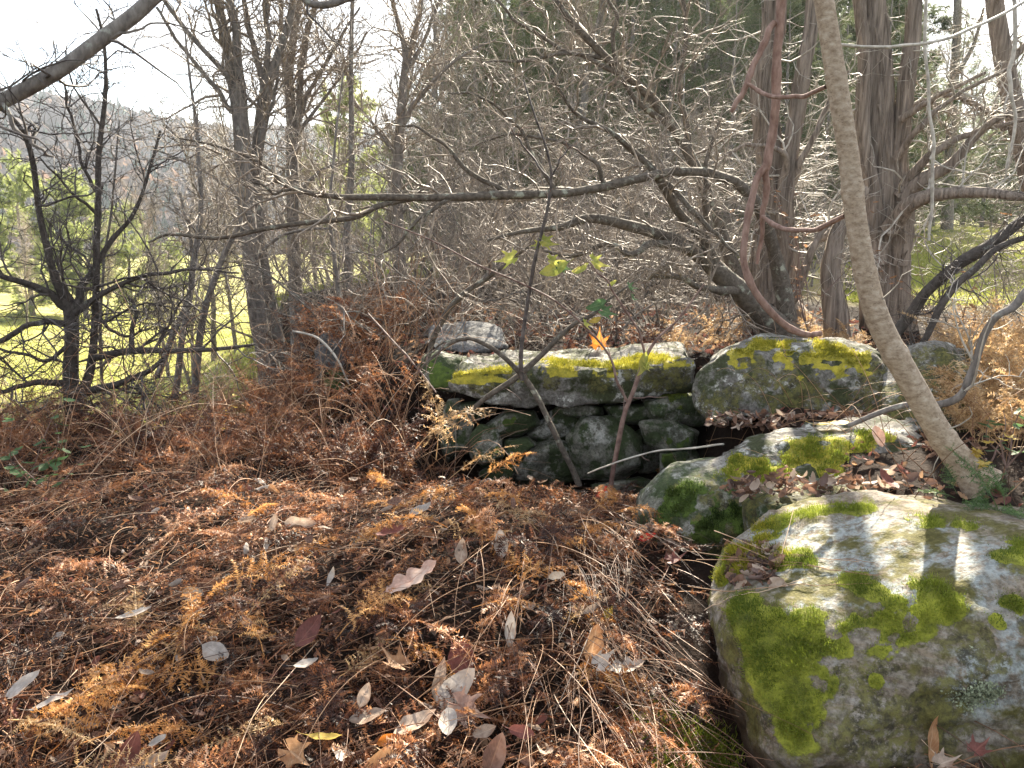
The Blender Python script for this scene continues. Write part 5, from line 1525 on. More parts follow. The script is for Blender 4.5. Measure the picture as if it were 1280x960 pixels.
# sheaf of stalks combed down the slope beside the boulder
n = 250
yy = r_.uniform(1.45, 2.75, n)
xx = wall_left(yy) - np.abs(r_.normal(size=n)) * 0.20 - 0.05
yw = np.arctan2(-1.0, 0.30) + r_.normal(size=n) * 0.32
P, R, A = stalks(n, np.stack([xx - 0.12, yy + 0.15], 1), yw, (0.15, 0.6), r_.uniform(0.0, 0.14, n), r_.normal(size=n) * 0.12 - 0.05, r_.uniform(0.02, 0.14, n), r_.normal(size=n) * 0.26 + 0.27, (0.0008, 0.0020))
g.tubes(P, R, 4, A)
# hooked and coiled scraps of dead pinnae
n = 4200
K = 8
xy = bank_points(r_, n, 1.25, 4.4, 1.1)
c0 = on_bank(xy, r_.uniform(0.015, 0.085, n))
ax = nrm(r_.normal(size=(n, 3)))
e1 = nrm(np.cross(ax, r_.normal(size=(n, 3))))
e2 = np.cross(ax, e1)
th = np.linspace(0, 1, K)[None] * r_.uniform(1.5, 5.0, n)[:, None]
rr = r_.uniform(0.006, 0.024, n)[:, None] * np.linspace(1.3, 0.5, K)[None]
P = c0[:, None] + (np.cos(th) * rr)[..., None] * e1[:, None] + (np.sin(th) * rr)[..., None] * e2[:, None] + ax[:, None] * (np.linspace(-1, 1, K)[None] * rr * 0.5)[..., None]
R = r_.uniform(0.0008, 0.0026, n)[:, None] * np.linspace(1, 0.4, K)[None]
gq = Geo().tubes(P, R, 3, np.clip(np.where(r_.uniform(size=n) < 0.3, 0.8, 0.35) + 0.15 * r_.normal(size=n), 0, 1))
gq.obj("curled_scraps", M['fern_brown'], None, "stuff")
# stalks on the left zone, standing and leaning
n = 1100
y = r_.uniform(3.6, 7.2, n)
x = r_.uniform(-0.72, 0, n) * y
ok = (x < -0.35)
xy = np.stack([x, y], 1)[ok]
n = len(xy)
P, R, A = stalks(n, xy, r_.uniform(0, 6.28, n), (0.3, 1.05), r_.uniform(0.05, 0.3, n), r_.uniform(0.1, 1.2, n), r_.uniform(0.0, 0.05, n), r_.normal(size=n) * 0.22 + 0.52, (0.0014, 0.003))
g.tubes(P, R, 3, A)
g.obj("fern_stalks", M['stem'], None, "stuff")

# standing dead ferns on the bank to the left: clump > frond
FME = [build_mesh("frond", V, T, M['fern_brown'], False, {"tint": A}) for V, T, A in FR]
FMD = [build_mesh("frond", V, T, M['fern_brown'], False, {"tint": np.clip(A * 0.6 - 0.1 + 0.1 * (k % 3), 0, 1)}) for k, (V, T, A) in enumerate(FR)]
FMO = [build_mesh("frond", V, T, M['fern_sunlit_orange'], False, {"tint": A}) for V, T, A in FR]
FMG = [build_mesh("frond", V, T, M['fern_gold'], False, {"tint": A}) for V, T, A in FR]
FGR = [build_mesh("frond", V, T, M['fern_green'], False, {"tint": A}) for V, T, A in [frond_template(580 + k, 1.0, 18, 0.08, 0.25, 0.22) for k in range(3)]]
def fern_clump(label, group, meshes, x, y, z, nf, L, spread, rr, name="dead_fern", cat="fern"):
    t = thing(name, label, cat, group, (x, y, z))
    a0 = rr.uniform(0, 6.28)
    for k in range(nf):
        o = bpy.data.objects.new("frond", meshes[rr.integers(0, len(meshes))])
        C.objects.link(o)
        o.parent = t
        a = a0 + k * 6.283 / nf + rr.normal() * 0.35
        el = rr.uniform(*spread)
        B = frames(np.array([a]), np.array([el]), np.array([rr.normal() * 0.5]))[0]
        s = L * rr.uniform(0.65, 1.15)
        o.matrix_local = Matrix.Translation((0.03 * math.cos(a), 0.03 * math.sin(a), 0)) @ Matrix([[*(B[i] * s), 0] for i in range(3)] + [[0, 0, 0, 1]])
    return t
cnt = 0
for k in range(600):
    if cnt >= 92:
        break
    y = r_.uniform(3.5, 7.4)
    x = r_.uniform(-0.70, -0.05) * y
    if x > -0.62 - 0.12 * max(0, y - 4.4):
        continue
    z = float(height(x, y))
    tall = float(ss(-2.6, -1.6, x) * ss(4.2, 5.2, y))
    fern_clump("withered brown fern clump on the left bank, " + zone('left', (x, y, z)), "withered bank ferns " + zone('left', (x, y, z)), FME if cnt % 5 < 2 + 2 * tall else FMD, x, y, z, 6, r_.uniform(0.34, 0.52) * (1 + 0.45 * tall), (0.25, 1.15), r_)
    cnt += 1
# rusty ferns behind and among the stones
for px, d, L in [(720, 5.6, 0.4), (800, 5.7, 0.42), (865, 5.3, 0.42), (880, 5.6, 0.5), (905, 5.9, 0.45), (1015, 6.0, 0.5), (1030, 5.7, 0.4), (660, 6.0, 0.4), (640, 5.6, 0.35), (760, 6.2, 0.45), (835, 6.4, 0.45), (1060, 5.6, 0.45)]:
    p = at(px, 430, d)
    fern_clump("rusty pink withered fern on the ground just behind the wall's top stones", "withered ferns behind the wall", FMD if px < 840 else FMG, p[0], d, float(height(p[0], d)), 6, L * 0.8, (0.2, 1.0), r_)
# golden ferns at the right edge
for px, d, L in [(1195, 3.9, 0.42), (1225, 3.7, 0.5), (1250, 3.4, 0.5), (1275, 3.6, 0.55), (1215, 4.4, 0.55), (1260, 4.2, 0.55), (1300, 3.9, 0.55), (1235, 3.1, 0.36), (1275, 3.0, 0.4), (1190, 4.9, 0.5), (1240, 5.0, 0.55), (1290, 4.8, 0.5), (1320, 3.3, 0.5), (1265, 3.3, 0.55), (1210, 3.4, 0.34), (1250, 3.8, 0.6), (1225, 4.1, 0.6), (1285, 3.3, 0.6), (1200, 4.3, 0.5), (1245, 4.5, 0.62)]:
    p = at(px, 500, d)
    fern_clump("golden brown curled fern glowing in the sun right of the leaning sapling", "golden ferns at the right edge", FMG, p[0], d, float(height(p[0], d)), 8, L, (0.5, 1.35), r_)
# special fronds
def one_frond(label, mesh, px, py, d, yaw, pitch, roll, s, name="fern_frond", group=None, lift=None):
    p = at(px, py, d) if lift is None else gpt(px, py, lift)
    o = link(name, mesh)
    B = frames(np.array([yaw]), np.array([pitch]), np.array([roll]))[0] * s
    o.matrix_world = Matrix([[*B[i], p[i]] for i in range(3)] + [[0, 0, 0, 1]])
    return tag(o, label, "fern", group)
one_frond("tall orange curled frond standing before the left end of the slab", FMG[2], 545, 575, 3.75, 2.2, 1.25, 0.3, 0.5)
one_frond("orange frond drooping into the dark hollow beside the green stones", FMG[3], 520, 560, 3.7, -0.1, 0.5, 0.4, 0.5)
one_frond("smaller orange frond curling low at the rim of the hollow", FMG[1], 560, 600, 3.55, 0.3, 0.4, -0.5, 0.42)
GLOW = [(640, 600), (690, 595), (600, 605), (660, 640), (700, 650), (735, 640), (730, 690), (650, 700), (560, 735), (640, 735), (690, 690), (600, 690), (200, 770), (240, 790), (110, 850), (150, 840), (190, 830), (130, 880), (30, 920), (60, 940), (10, 900), (100, 930), (445, 790), (420, 800), (300, 780),
        (330, 640), (300, 660), (480, 800), (700, 790), (760, 800), (330, 820), (270, 740), (780, 600), (820, 590), (860, 590), (770, 640), (380, 900), (520, 640), (450, 690), (560, 660), (625, 612), (655, 600), (710, 612), (585, 622), (675, 665), (715, 668), (745, 690), (690, 720), (640, 665), (590, 760), (700, 830), (730, 770), (170, 800), (215, 830), (90, 900), (40, 950), (70, 960), (130, 930), (255, 760), (300, 850), (420, 850), (350, 700), (500, 600), (480, 620)]
for k, (px, py) in enumerate(GLOW):  # brighter orange fronds put patches of sun into the mat's colour
    far = py < 660
    z_ = zone('mat', gpt(px, py))
    one_frond("orange dried frond tinted as sunlit on dark fern mat, " + z_, FMO[k % 8] if k % 4 else FMG[k % 8], px, py, 0, r_.uniform(-0.6, 3.7), r_.normal() * 0.12 + 0.08, r_.normal() * 0.5, r_.uniform(0.24, 0.36), group="orange fronds tinted as sunlit " + z_, lift=0.075)
# green ferns
p = at(1262, 640, 2.25)
fern_clump("fresh green fern at the right edge above the near boulder", None, FGR, p[0], p[1], p[2], 7, 0.24, (0.2, 0.9), r_, "green_fern")
p = at(1205, 622, 2.35)
fern_clump("small green fern sprig on the wall beside the fresh green fern", None, FGR, p[0], p[1], p[2], 4, 0.13, (0.1, 0.8), r_, "green_fern")
p = gpt(430, 500)
fern_clump("low green fern tuft showing among brown ferns left of the hollow", None, FGR, p[0], p[1], p[2] + 0.05, 6, 0.34, (0.2, 0.9), r_, "green_fern")

# ------------------------------------------------------------------ leaves
def leaf_mesh(kind, seed, mat, L=1.0, nu=12, nv=3, curl=0.8, bend=0.3, petiole=True):
    """blade along +x, flat side up; curl rolls the halves, bend arches the length"""
    r_ = np.random.default_rng(seed)
    if kind == 'maple':
        nt = 41
        th = np.linspace(-math.pi * 0.86, math.pi * 0.86, nt)
        lobes = [(0, 1.0), (0.85, 0.86), (-0.85, 0.86), (1.75, 0.58), (-1.75, 0.58)]
        rr = np.full(nt, 0.36)
        for a, l in lobes:
            rr = np.maximum(rr, l * np.exp(-np.abs(th - a) / 0.5) * (0.86 + 0.14 * np.cos((th - a) * 16)))
        rr *= 0.62
        rings = [0.02, 0.33, 0.66, 1.0]
        pts = np.concatenate([np.stack([0.36 + rr * q * np.cos(th), rr * q * np.sin(th), 0 * th], 1) for q in rings])
        uv = np.concatenate([np.stack([0.36 + rr * q * np.cos(th), np.sin(th) * q, 0 * th], 1) for q in rings])
        i = np.arange(len(pts)).reshape(len(rings), nt)
        Q = np.stack([i[:-1, :-1], i[1:, :-1], i[1:, 1:], i[:-1, 1:]], -1).reshape(-1, 4)
    else:
        if kind == 'oak':
            nu = max(nu, 22)
        u = np.linspace(0, 1, nu + 1)
        v = np.linspace(-1, 1, 2 * nv + 1)
        if kind == 'oak':
            w = 0.30 * np.sin(math.pi * u ** 0.85) ** 0.55 * (0.48 + 0.52 * np.abs(np.cos(math.pi * 3.5 * u + 0.3)))
        elif kind == 'lance':
            w = 0.16 * np.sin(math.pi * u ** 0.9) ** 0.9
        else:
            w = 0.27 * np.sin(math.pi * u ** 0.85) ** 0.75
        w = w + 0.004 * r_.normal(size=nu + 1)
        w[0] = w[-1] = 0.004
        U, Vv = np.meshgrid(u, v, indexing='ij')
        x = U + (0.06 * np.abs(Vv) * w[:, None] * 2 if kind == 'oak' else 0)
        pts = np.stack([x, Vv * w[:, None], 0 * U], -1).reshape(-1, 3)
        uv = np.stack([U, Vv, 0 * U], -1).reshape(-1, 3)
        i = np.arange(len(pts)).reshape(nu + 1, 2 * nv + 1)
        Q = np.stack([i[:-1, :-1], i[1:, :-1], i[1:, 1:], i[:-1, 1:]], -1).reshape(-1, 4)
    # curl across
    c = curl * 3.2 * (1 + 0.4 * np.sin(pts[:, 0] * 5 + seed))
    y = pts[:, 1]
    pts = np.stack([pts[:, 0], np.sin(y * c) / c, (1 - np.cos(y * c)) / c], 1)
    b = bend * 2.2
    if abs(b) > 0.02:
        x = pts[:, 0] - 0.5
        z = pts[:, 2]
        pts = np.stack([0.5 + np.sin(x * b) * (1 / b - z), pts[:, 1], 1 / b - np.cos(x * b) * (1 / b - z)], 1)
    pts[:, 2] += 0.045 * noise(pts + seed * 3.1, 5.0, seed) + 0.016 * noise(pts + seed, 13.0, seed + 1)
    g = Geo().add(pts, Q, tint=r_.uniform(0.3, 0.9), uv=uv)
    if petiole:
        s = np.linspace(0, 1, 5)[:, None]
        base = pts[np.argmin(pts[:, 0])] if kind != 'maple' else pts[0]
        P = base + np.array([-0.22, 0.04 * r_.normal(), 0.05]) * s + np.array([0, 0.05, 0.04]) * s ** 2
        Vt, Qt = tube(P[None], np.full((1, 5), 0.008), 4)
        g.add(Vt, Qt, tint=0.6, uv=np.zeros((len(Vt), 3)))
    V = np.concatenate(g.V) * L
    return build_mesh("leaf", V, np.concatenate(g.Q), mat, True, {"tint": np.concatenate(g.A), "leafuv": np.concatenate(g.U)})

def put_leaf(label, kind, mat, px, py, size_px, yaw, seed, curl=0.7, bend=0.3, pitch=0.0, roll=0.0, lift=0.125, d=None, group=None, flip=False, name="fallen_leaf", cat="leaf"):
    p = gpt(px, py, lift) if d is None else at(px, py, d)
    fw = project(p)[2]
    L = size_px * fw / FPX * (1.12 if d is None else 1.0)
    me = leaf_mesh(kind, seed, M[mat], L, curl=curl * (1.45 if d is None else 1), bend=bend * (1.3 if d is None else 1))
    o = link(name, me)
    B = frames(np.array([yaw]), np.array([pitch]), np.array([roll + (math.pi if flip else 0)]))[0]
    if d is None:
        ct, st_ = math.cos(0.45), math.sin(0.45)
        B = np.array([[1, 0, 0], [0, ct, -st_], [0, st_, ct]]) @ B
    c = B @ np.array([L * 0.45, 0, L * 0.05])
    o.matrix_world = Matrix([[*B[i], p[i] - c[i]] for i in range(3)] + [[0, 0, 0, 1]])
    return tag(o, label, cat, group)

LV = "leaves lying on the fern mat"
K_ = rad
for row in [
    ("pinkish brown deep lobed oak leaf lying open near the middle of the mat", 'oak', 'leaf_pink', 512, 724, 66, 0.55, 1, 0.4, 0.25, 0.25, -0.35),
    ("maroon broad leaf standing half upright among stalks, pale curled edge at its left", 'oval', 'leaf_maroon', 576, 822, 62, -1.15, 2, 0.5, 0.2, 0.35, 0.5),
    ("pale pink lobed leaf resting over two grey oval leaves near the bottom middle", 'maple', 'leaf_pink', 580, 884, 66, -0.35, 3, 0.5, 0.5, -0.25, 0.2),
    ("narrow grey leaf pointing up to the right under the pale pink lobed leaf", 'oval', 'leaf_white', 568, 862, 58, 0.75, 4, 0.6, 0.15, 0.3, 0.5),
    ("narrow grey leaf standing on end left of the maroon leaf's foot", 'lance', 'leaf_pale', 549, 852, 50, 1.35, 5, 0.8, 0.2, 0.6, 0.5),
    ("large smooth cream oval leaf lying flat at the bottom middle", 'oval', 'leaf_pale', 516, 904, 54, 0.5, 6, 0.35, 0.2, 0.15, -0.4),
    ("silvery rounded leaf hanging point down beside the large cream leaf", 'oval', 'leaf_white', 560, 900, 42, -1.5, 7, 0.4, 0.2, 0.3, 0.2),
    ("tan lobed leaf with a yellowish underside, left of the maroon leaf", 'maple', 'leaf_tan', 497, 826, 52, 2.6, 8, 0.6, 0.5, 0.2, 0.3),
    ("orange tan dead leaf propped up left of the sheaf of stalks, touching two grey leaves", 'oval', 'leaf_tan', 742, 808, 46, 1.3, 9, 0.6, 0.2, 0.7, 0.5),
    ("crumpled silver leaf in front of the orange tan propped leaf", 'maple', 'leaf_white', 752, 826, 42, 0.6, 10, 0.9, 0.5, 0.3, 0.3),
    ("scallop edged silver grey leaf right of the crumpled silver leaf", 'oak', 'leaf_white', 780, 833, 44, 0.1, 11, 0.4, 0.3, 0.2, -0.3),
    ("rolled grey brown leaf lying like a tube above a scrap of yellow", 'lance', 'leaf_pale', 746, 757, 42, 0.5, 12, 2.0, 0.1, 0.1, 0.2),
    ("tiny bright yellow leaf scrap beside the rolled grey brown leaf", 'oval', 'leaf_yellow', 760, 766, 18, 0.9, 13, 0.4, 0.2, 0.3, 0.1),
    ("thin white leaf strip standing upright in the middle of the mat", 'lance', 'leaf_white', 638, 790, 44, 1.5, 14, 1.2, 0.1, 0.9, 0.3),
    ("white pointed leaf standing on edge amid orange fronds right of centre", 'oval', 'leaf_white', 626, 681, 34, 1.7, 15, 1.0, 0.2, 0.9, 0.2),
    ("beige square tipped leaf upright left of the white pointed leaf", 'oval', 'leaf_pale', 577, 690, 30, 1.4, 16, 0.8, 0.2, 0.9, -0.2),
    ("dark red oak leaf half sunk in the mat above the pinkish oak leaf", 'oak', 'leaf_maroon', 487, 664, 36, 0.15, 17, 0.5, 0.3, 0.15, -0.3),
    ("large cream leaf folded like a boat on the upper left of the mat", 'oval', 'leaf_pale', 374, 655, 40, -0.15, 18, 1.2, 0.3, 0.1, 0.2),
    ("small cream leaf standing left of the boat shaped one", 'oval', 'leaf_pale', 342, 654, 20, 1.3, 19, 0.8, 0.3, 0.7, 0.2),
    ("white leaf slanting like a wedge at the rim above the dark red oak leaf", 'oval', 'leaf_white', 524, 638, 30, 0.6, 20, 0.6, 0.2, 0.2, -0.3),
    ("brownish purple round leaf on its edge with a tan lip, left middle of the mat", 'oval', 'leaf_maroon', 384, 790, 42, 0.9, 21, 0.4, 0.2, 0.4, 0.4),
    ("silver leaf with an orange inner face curling up at the lower left", 'oval', 'leaf_white', 270, 816, 46, -0.5, 22, 0.9, 0.5, 0.15, 0.2),
    ("round silver leaf with a long neck, farthest left of the pale leaves", 'oval', 'leaf_white', 26, 858, 44, 0.8, 23, 0.5, 0.2, 0.2, -0.3),
    ("long pale grey leaf lying aslant to the right of the round silver leaf", 'lance', 'leaf_white', 62, 876, 50, 0.45, 24, 0.7, 0.2, 0.15, -0.4),
    ("long white leaf pointing right on the left slope of the mat", 'lance', 'leaf_white', 165, 766, 40, 0.4, 25, 0.8, 0.2, 0.1, -0.3),
    ("yellow slim leaf lying level near the bottom, left of middle", 'lance', 'leaf_yellow', 402, 919, 44, -0.05, 26, 0.5, 0.2, 0.05, -0.5),
    ("tan leaf with a pale drooping tip at the bottom, below the slim yellow leaf", 'maple', 'leaf_tan', 366, 941, 60, -0.6, 27, 0.6, 0.5, 0.0, 0.2),
    ("grey brown smooth leaf right of the slim yellow leaf", 'oval', 'leaf_pale', 457, 895, 44, 0.2, 28, 0.5, 0.2, 0.1, -0.4),
    ("small grey leaf standing above the grey brown smooth leaf", 'oval', 'leaf_pale', 455, 870, 28, 1.2, 29, 0.5, 0.2, 0.5, 0.3),
    ("small orange round leaf at the bottom left of the large cream leaf", 'oval', 'leaf_orange', 482, 925, 24, 0.4, 30, 0.4, 0.2, 0.2, 0.1),
    ("rust brown leaf with a white rolled edge at the bottom edge left of middle", 'oval', 'leaf_tan', 478, 952, 54, 0.6, 31, 0.8, 0.3, 0.2, 0.2),
    ("dull red curled leaf near the bottom, right of the olive leaf", 'oval', 'leaf_maroon', 651, 915, 34, -0.4, 32, 0.9, 0.4, 0.3, 0.2),
    ("olive brown shrivelled leaf just right below the pale pink lobed leaf", 'oval', 'leaf_pale', 604, 915, 30, 0.3, 33, 0.9, 0.4, 0.2, 0.2),
    ("dark purple brown leaf in shade at the bottom, right of the olive leaf", 'oval', 'leaf_brown', 618, 945, 48, 1.2, 34, 0.6, 0.3, 0.3, 0.2),
    ("mauve crinkled leaf at the foot of the shaded mossy stone", 'maple', 'leaf_maroon', 842, 698, 36, 0.3, 35, 0.8, 0.5, 0.15, -0.2),
    ("small red leaf half hidden in orange fronds beside the stalk sheaf's top", 'oval', 'leaf_red', 808, 672, 22, 0.3, 36, 0.8, 0.4, 0.2, 0.0),
    ("pinkish lying leaf on the mat near the green fern tuft", 'oak', 'leaf_pink', 456, 569, 30, 0.1, 37, 0.5, 0.3, 0.1, -0.4),
    ("white crumpled leaf on the mat under the boat shaped leaf's right end", 'maple', 'leaf_white', 384, 711, 18, 0.3, 38, 1.0, 0.5, 0.3, 0.0),
    ("white curled leaf strip next to the bent stalks, left of the pinkish oak leaf", 'lance', 'leaf_white', 413, 722, 24, 1.3, 39, 1.2, 0.4, 0.5, 0.0),
    ("white tilted leaf chip left of the brownish purple round leaf's lower right", 'oval', 'leaf_white', 381, 829, 30, 0.2, 40, 0.6, 0.3, 0.2, -0.4),
    ("purplish brown leaf hanging folded at the lower left bottom edge", 'oval', 'leaf_maroon', 160, 945, 50, 1.3, 41, 0.7, 0.3, 0.5, 0.5),
    ("grey brown broad leaf cut by the bottom edge near the lower left", 'oval', 'leaf_pale', 190, 955, 44, 0.5, 42, 0.6, 0.4, 0.2, -0.2),
    ("small white oval leaf above the grey brown broad leaf at lower left", 'oval', 'leaf_white', 196, 926, 22, 0.5, 43, 0.5, 0.3, 0.2, -0.2),
    ("brown leaf standing point up against the foot of the near boulder", 'lance', 'leaf_tan', 1166, 930, 60, 1.3, 44, 0.8, 0.3, 0.8, 0.6),
    ("cream curled leaf on the ground under the near boulder", 'maple', 'leaf_pale', 1180, 952, 44, 0.2, 45, 0.8, 0.4, 0.2, -0.2),
    ("maroon leaf tucked under the near boulder at the bottom right", 'maple', 'leaf_maroon', 1222, 935, 40, 0.5, 46, 0.7, 0.4, 0.2, -0.2),
    ]:
    put_leaf(*row, group=None)
put_leaf("vivid orange maple leaf standing upright on the far edge of the slab", 'maple', 'leaf_orange', 749, 427, 38, 1.4, 60, 0.3, 0.2, 1.2, 0.1, d=4.8)
put_leaf("scarlet leaf caught on the grey brown sapling's foot in the hollow", 'oval', 'leaf_red', 752, 618, 26, 0.9, 61, 0.6, 0.2, 0.6, 0.4, d=3.55)
put_leaf("pink brown leaf hanging in front of the dark stone behind the sapling's foot", 'oval', 'leaf_pink', 1098, 544, 30, -1.4, 62, 0.6, 0.2, -0.9, 0.2, d=2.9)
put_leaf("wide pale mauve dead leaf lying on the ledge under the shaggy mossy stone", 'maple', 'leaf_brown', 975, 610, 56, 0.1, 63, 0.4, 0.3, 0.1, -0.2, d=2.75)
put_leaf("pale curled leaf with a dark hole on the ledge of leaves", 'oval', 'leaf_pale', 1084, 604, 34, 0.2, 64, 1.0, 0.3, 0.1, -0.2, d=2.62)
put_leaf("mauve leaf leaning at the right end of the leaf filled ledge", 'oval', 'leaf_maroon', 1112, 600, 36, 1.9, 65, 0.5, 0.3, 0.5, 0.2, d=2.6)
put_leaf("flat yellow leaf lying on top of the shaggy mossy ledge stone", 'oval', 'leaf_yellow', 1040, 527, 46, -0.1, 66, 0.15, 0.1, 0.1, -0.1, d=3.35)

# unremarkable leaves that nothing tells apart
r2 = np.random.default_rng(17)
SM = [("small pale curled dead leaf", 'leaf_pale', 70), ("small silvery dead leaf", 'leaf_white', 46), ("small dull brown dead leaf", 'leaf_brown', 70), ("small tan dead leaf", 'leaf_tan', 40)]
for lab, mt, nn in SM:
    meshes = [leaf_mesh(('oval', 'maple', 'oak', 'oval')[q % 4], 700 + q, M[mt], 1.0, curl=0.9 + 0.8 * (q % 3), bend=0.5 + 0.3 * (q % 2)) for q in range(5)]
    xy = bank_points(r2, nn, 1.35, 3.9, 1.0)
    for q in range(nn):
        o = link("fallen_leaf", meshes[q % 5])
        s = r2.uniform(0.035, 0.085)
        B = frames(np.array([r2.uniform(0, 6.28)]), np.array([r2.normal() * 0.4]), np.array([r2.normal() * 0.6 + (math.pi if r2.uniform() < 0.4 else 0)]))[0] * s
        x, y = xy[q]
        o.matrix_world = Matrix([[*B[0], x], [*B[1], y], [*B[2], float(height(x, y)) + r2.uniform(0.05, 0.12)], [0, 0, 0, 1]])
        z_ = zone('mat', (x, y, float(height(x, y))))
        tag(o, lab + ", " + z_, "leaf", lab.replace("lying among the brown ferns", "").strip() + "s " + z_)
# deep leaf litter: ledges, hollow, foot of stones, and the mat itself
def litter(name, xyz, mats, size, rr):
    """one mass of shrivelled leaves"""
    for mi, mt in enumerate(mats):
        sel = np.arange(len(xyz)) % len(mats) == mi
        p = xyz[sel]
        n = len(p)
        tm = []
        for q in range(4):
            me = leaf_mesh(('oval', 'lance', 'oval', 'oak')[q], 800 + q + mi * 5, None, 1.0, nu=6, nv=2, curl=1.0 + 0.5 * q, bend=0.7, petiole=False)
            V = np.zeros(len(me.vertices) * 3, np.float32); me.vertices.foreach_get("co", V)
            L = np.zeros(len(me.loops), np.int32); me.loops.foreach_get("vertex_index", L)
            uvd = np.zeros(len(me.vertices) * 3, np.float32); me.attributes["leafuv"].data.foreach_get("vector", uvd)
            Qd = L.reshape(-1, 4)
            tm.append((V.reshape(-1, 3).astype(float) - [0.5, 0, 0], np.concatenate([Qd[:, [0, 1, 2]], Qd[:, [0, 2, 3]]]), np.full(len(me.vertices), 0.5), uvd.reshape(-1, 3)))
            bpy.data.meshes.remove(me)
        V, T, A = scatter([t[:3] for t in tm], p, rr.uniform(0, 6.28, n), rr.normal(size=n) * 0.5, rr.normal(size=n) * 0.8, rr.uniform(*size, n), rr.uniform(-0.4, 0.4, n), rr)
        link(name, build_mesh(name, V, T, M[mt], True, {"tint": A}), None, "stuff")
pt = []
for _ in range(330):      # slot and ledge between the stones
    px, py = r2.uniform(905, 1150), r2.normal() * 9 + 604
    pt.append(at(px, py + 6, r2.uniform(2.55, 2.85)))
for _ in range(160):
    px, py = r2.uniform(830, 930), r2.uniform(655, 690)
    pt.append(gpt(px, py, 0.03))
for _ in range(120):      # in the crook of the near boulder's top
    px, py = r2.uniform(905, 975), r2.uniform(682, 735)
    q = project(NEARV); k_ = np.argmin((q[0] - px) ** 2 + (q[1] - py) ** 2 + (q[2] > 2.6) * 1e6)
    pt.append(NEARV[k_] + np.array([0, 0, 0.008]))
for _ in range(260):      # foot of the near boulder
    px, py = r2.uniform(960, 1280), r2.uniform(935, 960)
    pt.append(gpt(px, py, 0.02))
for _ in range(300):      # back of the boulder, between wall stones
    px, py = r2.uniform(880, 1120), r2.uniform(515, 535)
    pt.append(at(px, py, 3.62 + 0.1 * r2.normal()))
litter("leaf_litter", np.array(pt), ['leaf_brown', 'leaf_shade', 'leaf_pale', 'leaf_brown'], (0.025, 0.075), r2)
xy = bank_points(r2, 2400, 1.25, 4.3, 1.0)
litter("leaf_litter", on_bank(xy, r2.uniform(0.0, 0.05, len(xy))), ['leaf_brown', 'leaf_tan', 'leaf_maroon', 'leaf_brown', 'leaf_pale'], (0.015, 0.055), r2)
# litter over the ground behind the wall and in the hollow
n = 2600
x, y = r2.uniform(-1.4, 3.2, n), r2.uniform(4.9, 8.5, n)
litter("leaf_litter", on_bank(np.stack([x, y], 1), 0.012), ['leaf_brown', 'leaf_maroon', 'leaf_tan'], (0.03, 0.08), r2)

n = 2200
y = r2.uniform(2.3, 6.0, n)
x = r2.uniform(1.05, 4.2, n)
litter("leaf_litter", on_bank(np.stack([x, y], 1), r2.uniform(0.0, 0.03, n)), ['leaf_brown', 'leaf_maroon', 'leaf_tan', 'leaf_brown'], (0.025, 0.07), r2)
gg = Geo()
n = 500
y = r2.uniform(2.3, 5.5, n)
r_ = r2
P, R, A = stalks(n, np.stack([r2.uniform(1.0, 3.4, n), y], 1), r2.uniform(0, 6.28, n), (0.1, 0.5), r2.uniform(0.0, 0.3, n), r2.uniform(0.0, 0.9, n), r2.uniform(0.0, 0.05, n), r2.normal(size=n) * 0.2 + 0.5)
gg.tubes(P, R, 3, A)
gg.obj("fern_stalks", M['stem'], None, "stuff")

STRAW = [[(858, 690, 2.2), (930, 700, 2.16), (1010, 715, 2.08), (1088, 748, 1.96)], [(870, 702, 2.2), (950, 705, 2.12), (1030, 735, 2.0), (1095, 765, 1.90)], [(905, 676, 2.3), (960, 700, 2.14), (1020, 728, 2.02), (1092, 764, 1.90)],
         [(860, 735, 2.1), (930, 745, 2.0), (1000, 752, 1.96), (1085, 770, 1.88)], [(893, 665, 2.35), (950, 688, 2.2), (1000, 706, 2.1), (1070, 738, 1.98)], [(975, 705, 2.1), (983, 670, 2.2), (992, 640, 2.3)], [(880, 765, 2.02), (940, 758, 1.97), (990, 745, 1.98), (1005, 742, 1.98)]]
for k, c in enumerate(STRAW):
    P, R = resample([[*(at(x, y, d) + np.array([0, 0, 0.006])), 0.0013] for x, y, d in c], 20)
    P = P + 0.003 * np.stack([noise(P * 9 + q * 7, 1.0, k) for q in range(3)], 1)
    px_, py_, fw_ = project(NEARV)
    for q in range(len(P)):       # rest on the stone
        m_ = np.argmin((NEARV[:, 0] - P[q, 0]) ** 2 + (NEARV[:, 1] - P[q, 1]) ** 2 - 0.02 * NEARV[:, 2])
        if abs(NEARV[m_, 0] - P[q, 0]) < 0.03:
            P[q, 2] = max(P[q, 2], NEARV[m_, 2] + 0.005)
    o = Geo().tubes(P[None], (R * np.linspace(1, 0.6, 20))[None], 5, np.array([0.55 + 0.06 * k])).obj("dead_stalk", M['stem'])
    tag(o, "upright straw coloured stalk standing on the near boulder's mossy top left" if k == 5 else "long straw coloured stalk lying across the near boulder's mossy top left", "stalk", None if k == 5 else "straws across the near boulder")

